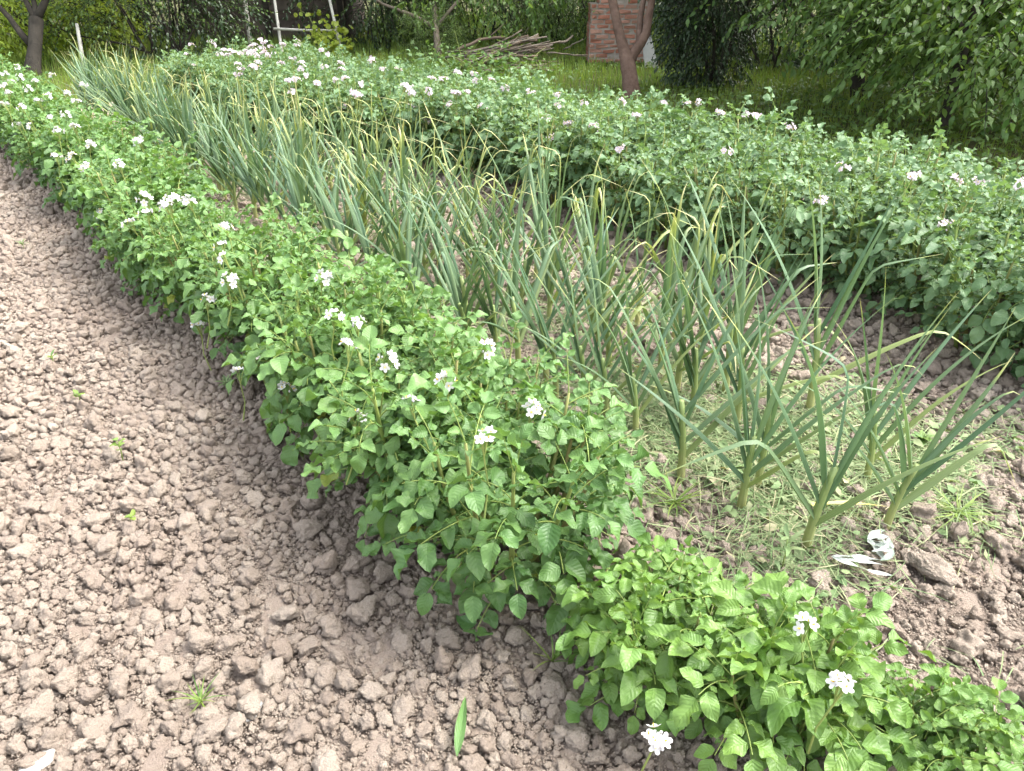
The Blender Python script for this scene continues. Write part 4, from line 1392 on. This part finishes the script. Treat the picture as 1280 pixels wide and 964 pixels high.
# brambles growing through the heap
P0 = at(590, 95)
mb, sb = MB(), MB()
n = 900
th = rng.uniform(0, 6.28, n)
P = np.stack([rng.normal(0, 0.62, n), rng.normal(0, 0.35, n), np.abs(rng.normal(0, 0.16, n)) + 0.02], -1)
P[:, 2] *= np.clip(1.1 - (P[:, 0] / 1.3) ** 2, 0.1, 1)
leaves(mb, P, np.stack([np.cos(th), np.sin(th), rng.normal(0.1, 0.4, n)], -1), rng.normal(0, 0.5, (n, 3)) + np.array([0, 0, 1.0]), rng.uniform(0.05, 0.085, n), rng.uniform(0.016, 0.026, n), 'lo', 0.25, 0.2, 0.2, rng.uniform(0, 0.15, n))
for k in range(14):
    lp = limb_pts((rng.normal(0, 0.4), rng.normal(0, 0.2), -0.03), (rng.normal(0, 0.8), rng.normal(0, 0.5), 0.7), 0.6, 7, 0.1, -0.12)
    lp[:, 2] = np.maximum(lp[:, 2], -0.03)
    tube(sb, lp, np.linspace(0.006, 0.002, 7), 5, 0, 0.4)
r = thing('bramble_bush', (P0[0], P0[1], 0), -0.6, 'low leafy bramble growing at the foot of the heap of branches', 'bramble')
link('foliage', mb.mesh('foliage', M['fruit_leaf']), r)
link('stem', sb.mesh('stem', M['stem']), r)

# ------------------------------------------------------------------ ruined brick pillar
dp = 11.1
bl, br = at_depth(736, 60, dp), at_depth(812, 60, dp)
W_ = float(np.linalg.norm((br - bl)[:2]))
rot = math.atan2(*(br - bl)[:2][::-1])
bc = (bl + br) / 2
r = thing('brick_pillar', (bc[0], bc[1], -0.01), rot, 'crumbling old brick pillar with pale mortar behind the forked tree', 'brick pillar')
mb = MB()
mm = MB()
D_ = 0.52
ch = 0.064
for k in range(32):
    z = 0.04 + k * ch
    xl = -W_ / 2 + (0.13 if k > 11 else 0.0) + rng.normal(0, 0.006)      # the left face steps in above the old footing
    xr = W_ / 2 + rng.normal(0, 0.006)
    box(mm, ((xl + xr) / 2, D_ / 2, z), (xr - xl - 0.018, D_ - 0.018, ch + 0.001), rand=0.5)
    for yy, ln in ((0.055, None), (D_ - 0.055, None)):
        x = xl
        first = True
        while x < xr - 0.05:
            L_ = 0.19 if not (first and k % 2) else 0.095
            first = False
            L_ = min(L_, xr - x)
            if rng.random() > 0.07:
                box(mb, (x + L_ / 2, yy + rng.normal(0, 0.004), z + rng.normal(0, 0.002)), (L_ - 0.022 - abs(rng.normal(0, 0.005)), 0.11, ch - 0.021), rng.normal(0, 0.02), 0, jit=0.005)
            x += L_
    for xx in (xl + 0.055, xr - 0.055):
        for yy in (0.055 + 0.17, 0.055 + 0.33):
            box(mb, (xx, yy, z), (0.11, 0.15, ch - 0.014), 0, 0, jit=0.003)
link('brickwork', mb.mesh('brickwork', M['brick'], False), r)
link('mortar_core', mm.mesh('mortar_core', M['mortar'], False), r)
# leaning grey slab
a = at_depth(806, 58, 10.8); a[2] = 0
mb = MB()
v = np.array([(0, 0, 0.44), (0.07, 0.0, 0.40), (0.21, 0, -0.03), (0.02, 0, -0.03), (-0.02, 0.0, 0.18)])
v2 = np.concatenate([v + [0, -0.05, 0], v + [0, 0.0, 0]])
mb.add(v2, [(0, 5, 6, 1), (1, 6, 7, 2), (2, 7, 8, 3), (3, 8, 9, 4), (4, 9, 5, 0), (0, 1, 2, 3), (5, 8, 7, 6)], [(0, 3, 4), (5, 9, 8)])
tag(link('stone_slab', mb.mesh('stone_slab', M['slab'], False), None, a, rot), 'pale grey pointed slab leaning beside the brick pillar', 'slab').rotation_euler[0] = -0.15

# ------------------------------------------------------------------ camera, light, world
sc = bpy.context.scene
cam = bpy.data.cameras.new('camera')
co = bpy.data.objects.new('camera', cam)
C.objects.link(co)
co.location = (0, 0, H)
co.rotation_euler = (PI / 2 - PITCH, 0, -YAW)
cam.sensor_width = 36
cam.lens = 36 * FPX / 1280
cam.clip_end = 900
cam.clip_start = 0.05
sc.camera = co

EL, SAZ = math.radians(57), math.atan2(0.90, -0.44)      # azimuth clockwise from +Y
sd = np.array([math.sin(SAZ) * math.cos(EL), math.cos(SAZ) * math.cos(EL), math.sin(EL)])
sun = bpy.data.lights.new('sun', 'SUN')
sun.energy = 1.1
sun.angle = math.radians(38)
sun.color = (1, 0.96, 0.90)
so = bpy.data.objects.new('sun', sun)
C.objects.link(so)
so.rotation_euler = (PI / 2 - EL, 0, PI - SAZ)
so.location = (0, 0, 20)

w = bpy.data.worlds.new('World')
sc.world = w
w.use_nodes = True
nt = w.node_tree
bg = nt.nodes['Background']
sky = nt.nodes.new('ShaderNodeTexSky')
sky.sky_type = 'NISHITA'
sky.sun_disc = False
sky.sun_elevation = EL
sky.sun_rotation = SAZ
sky.dust_density = 4.0
sky.air_density = 1.0
hs = nt.nodes.new('ShaderNodeHueSaturation')
hs.inputs['Saturation'].default_value = 0.35
nt.links.new(sky.outputs[0], hs.inputs['Color'])
nt.links.new(hs.outputs[0], bg.inputs[0])
bg.inputs[1].default_value = 0.15

vs = sc.view_settings
sc.display_settings.display_device = 'sRGB'
vs.view_transform = 'Standard'
vs.look = 'None'
vs.exposure = 2.42
vs.gamma = 1
vs.use_curve_mapping = False
sc.cycles.use_denoising = True
sc.cycles.max_bounces = 6
sc.cycles.transparent_max_bounces = 4
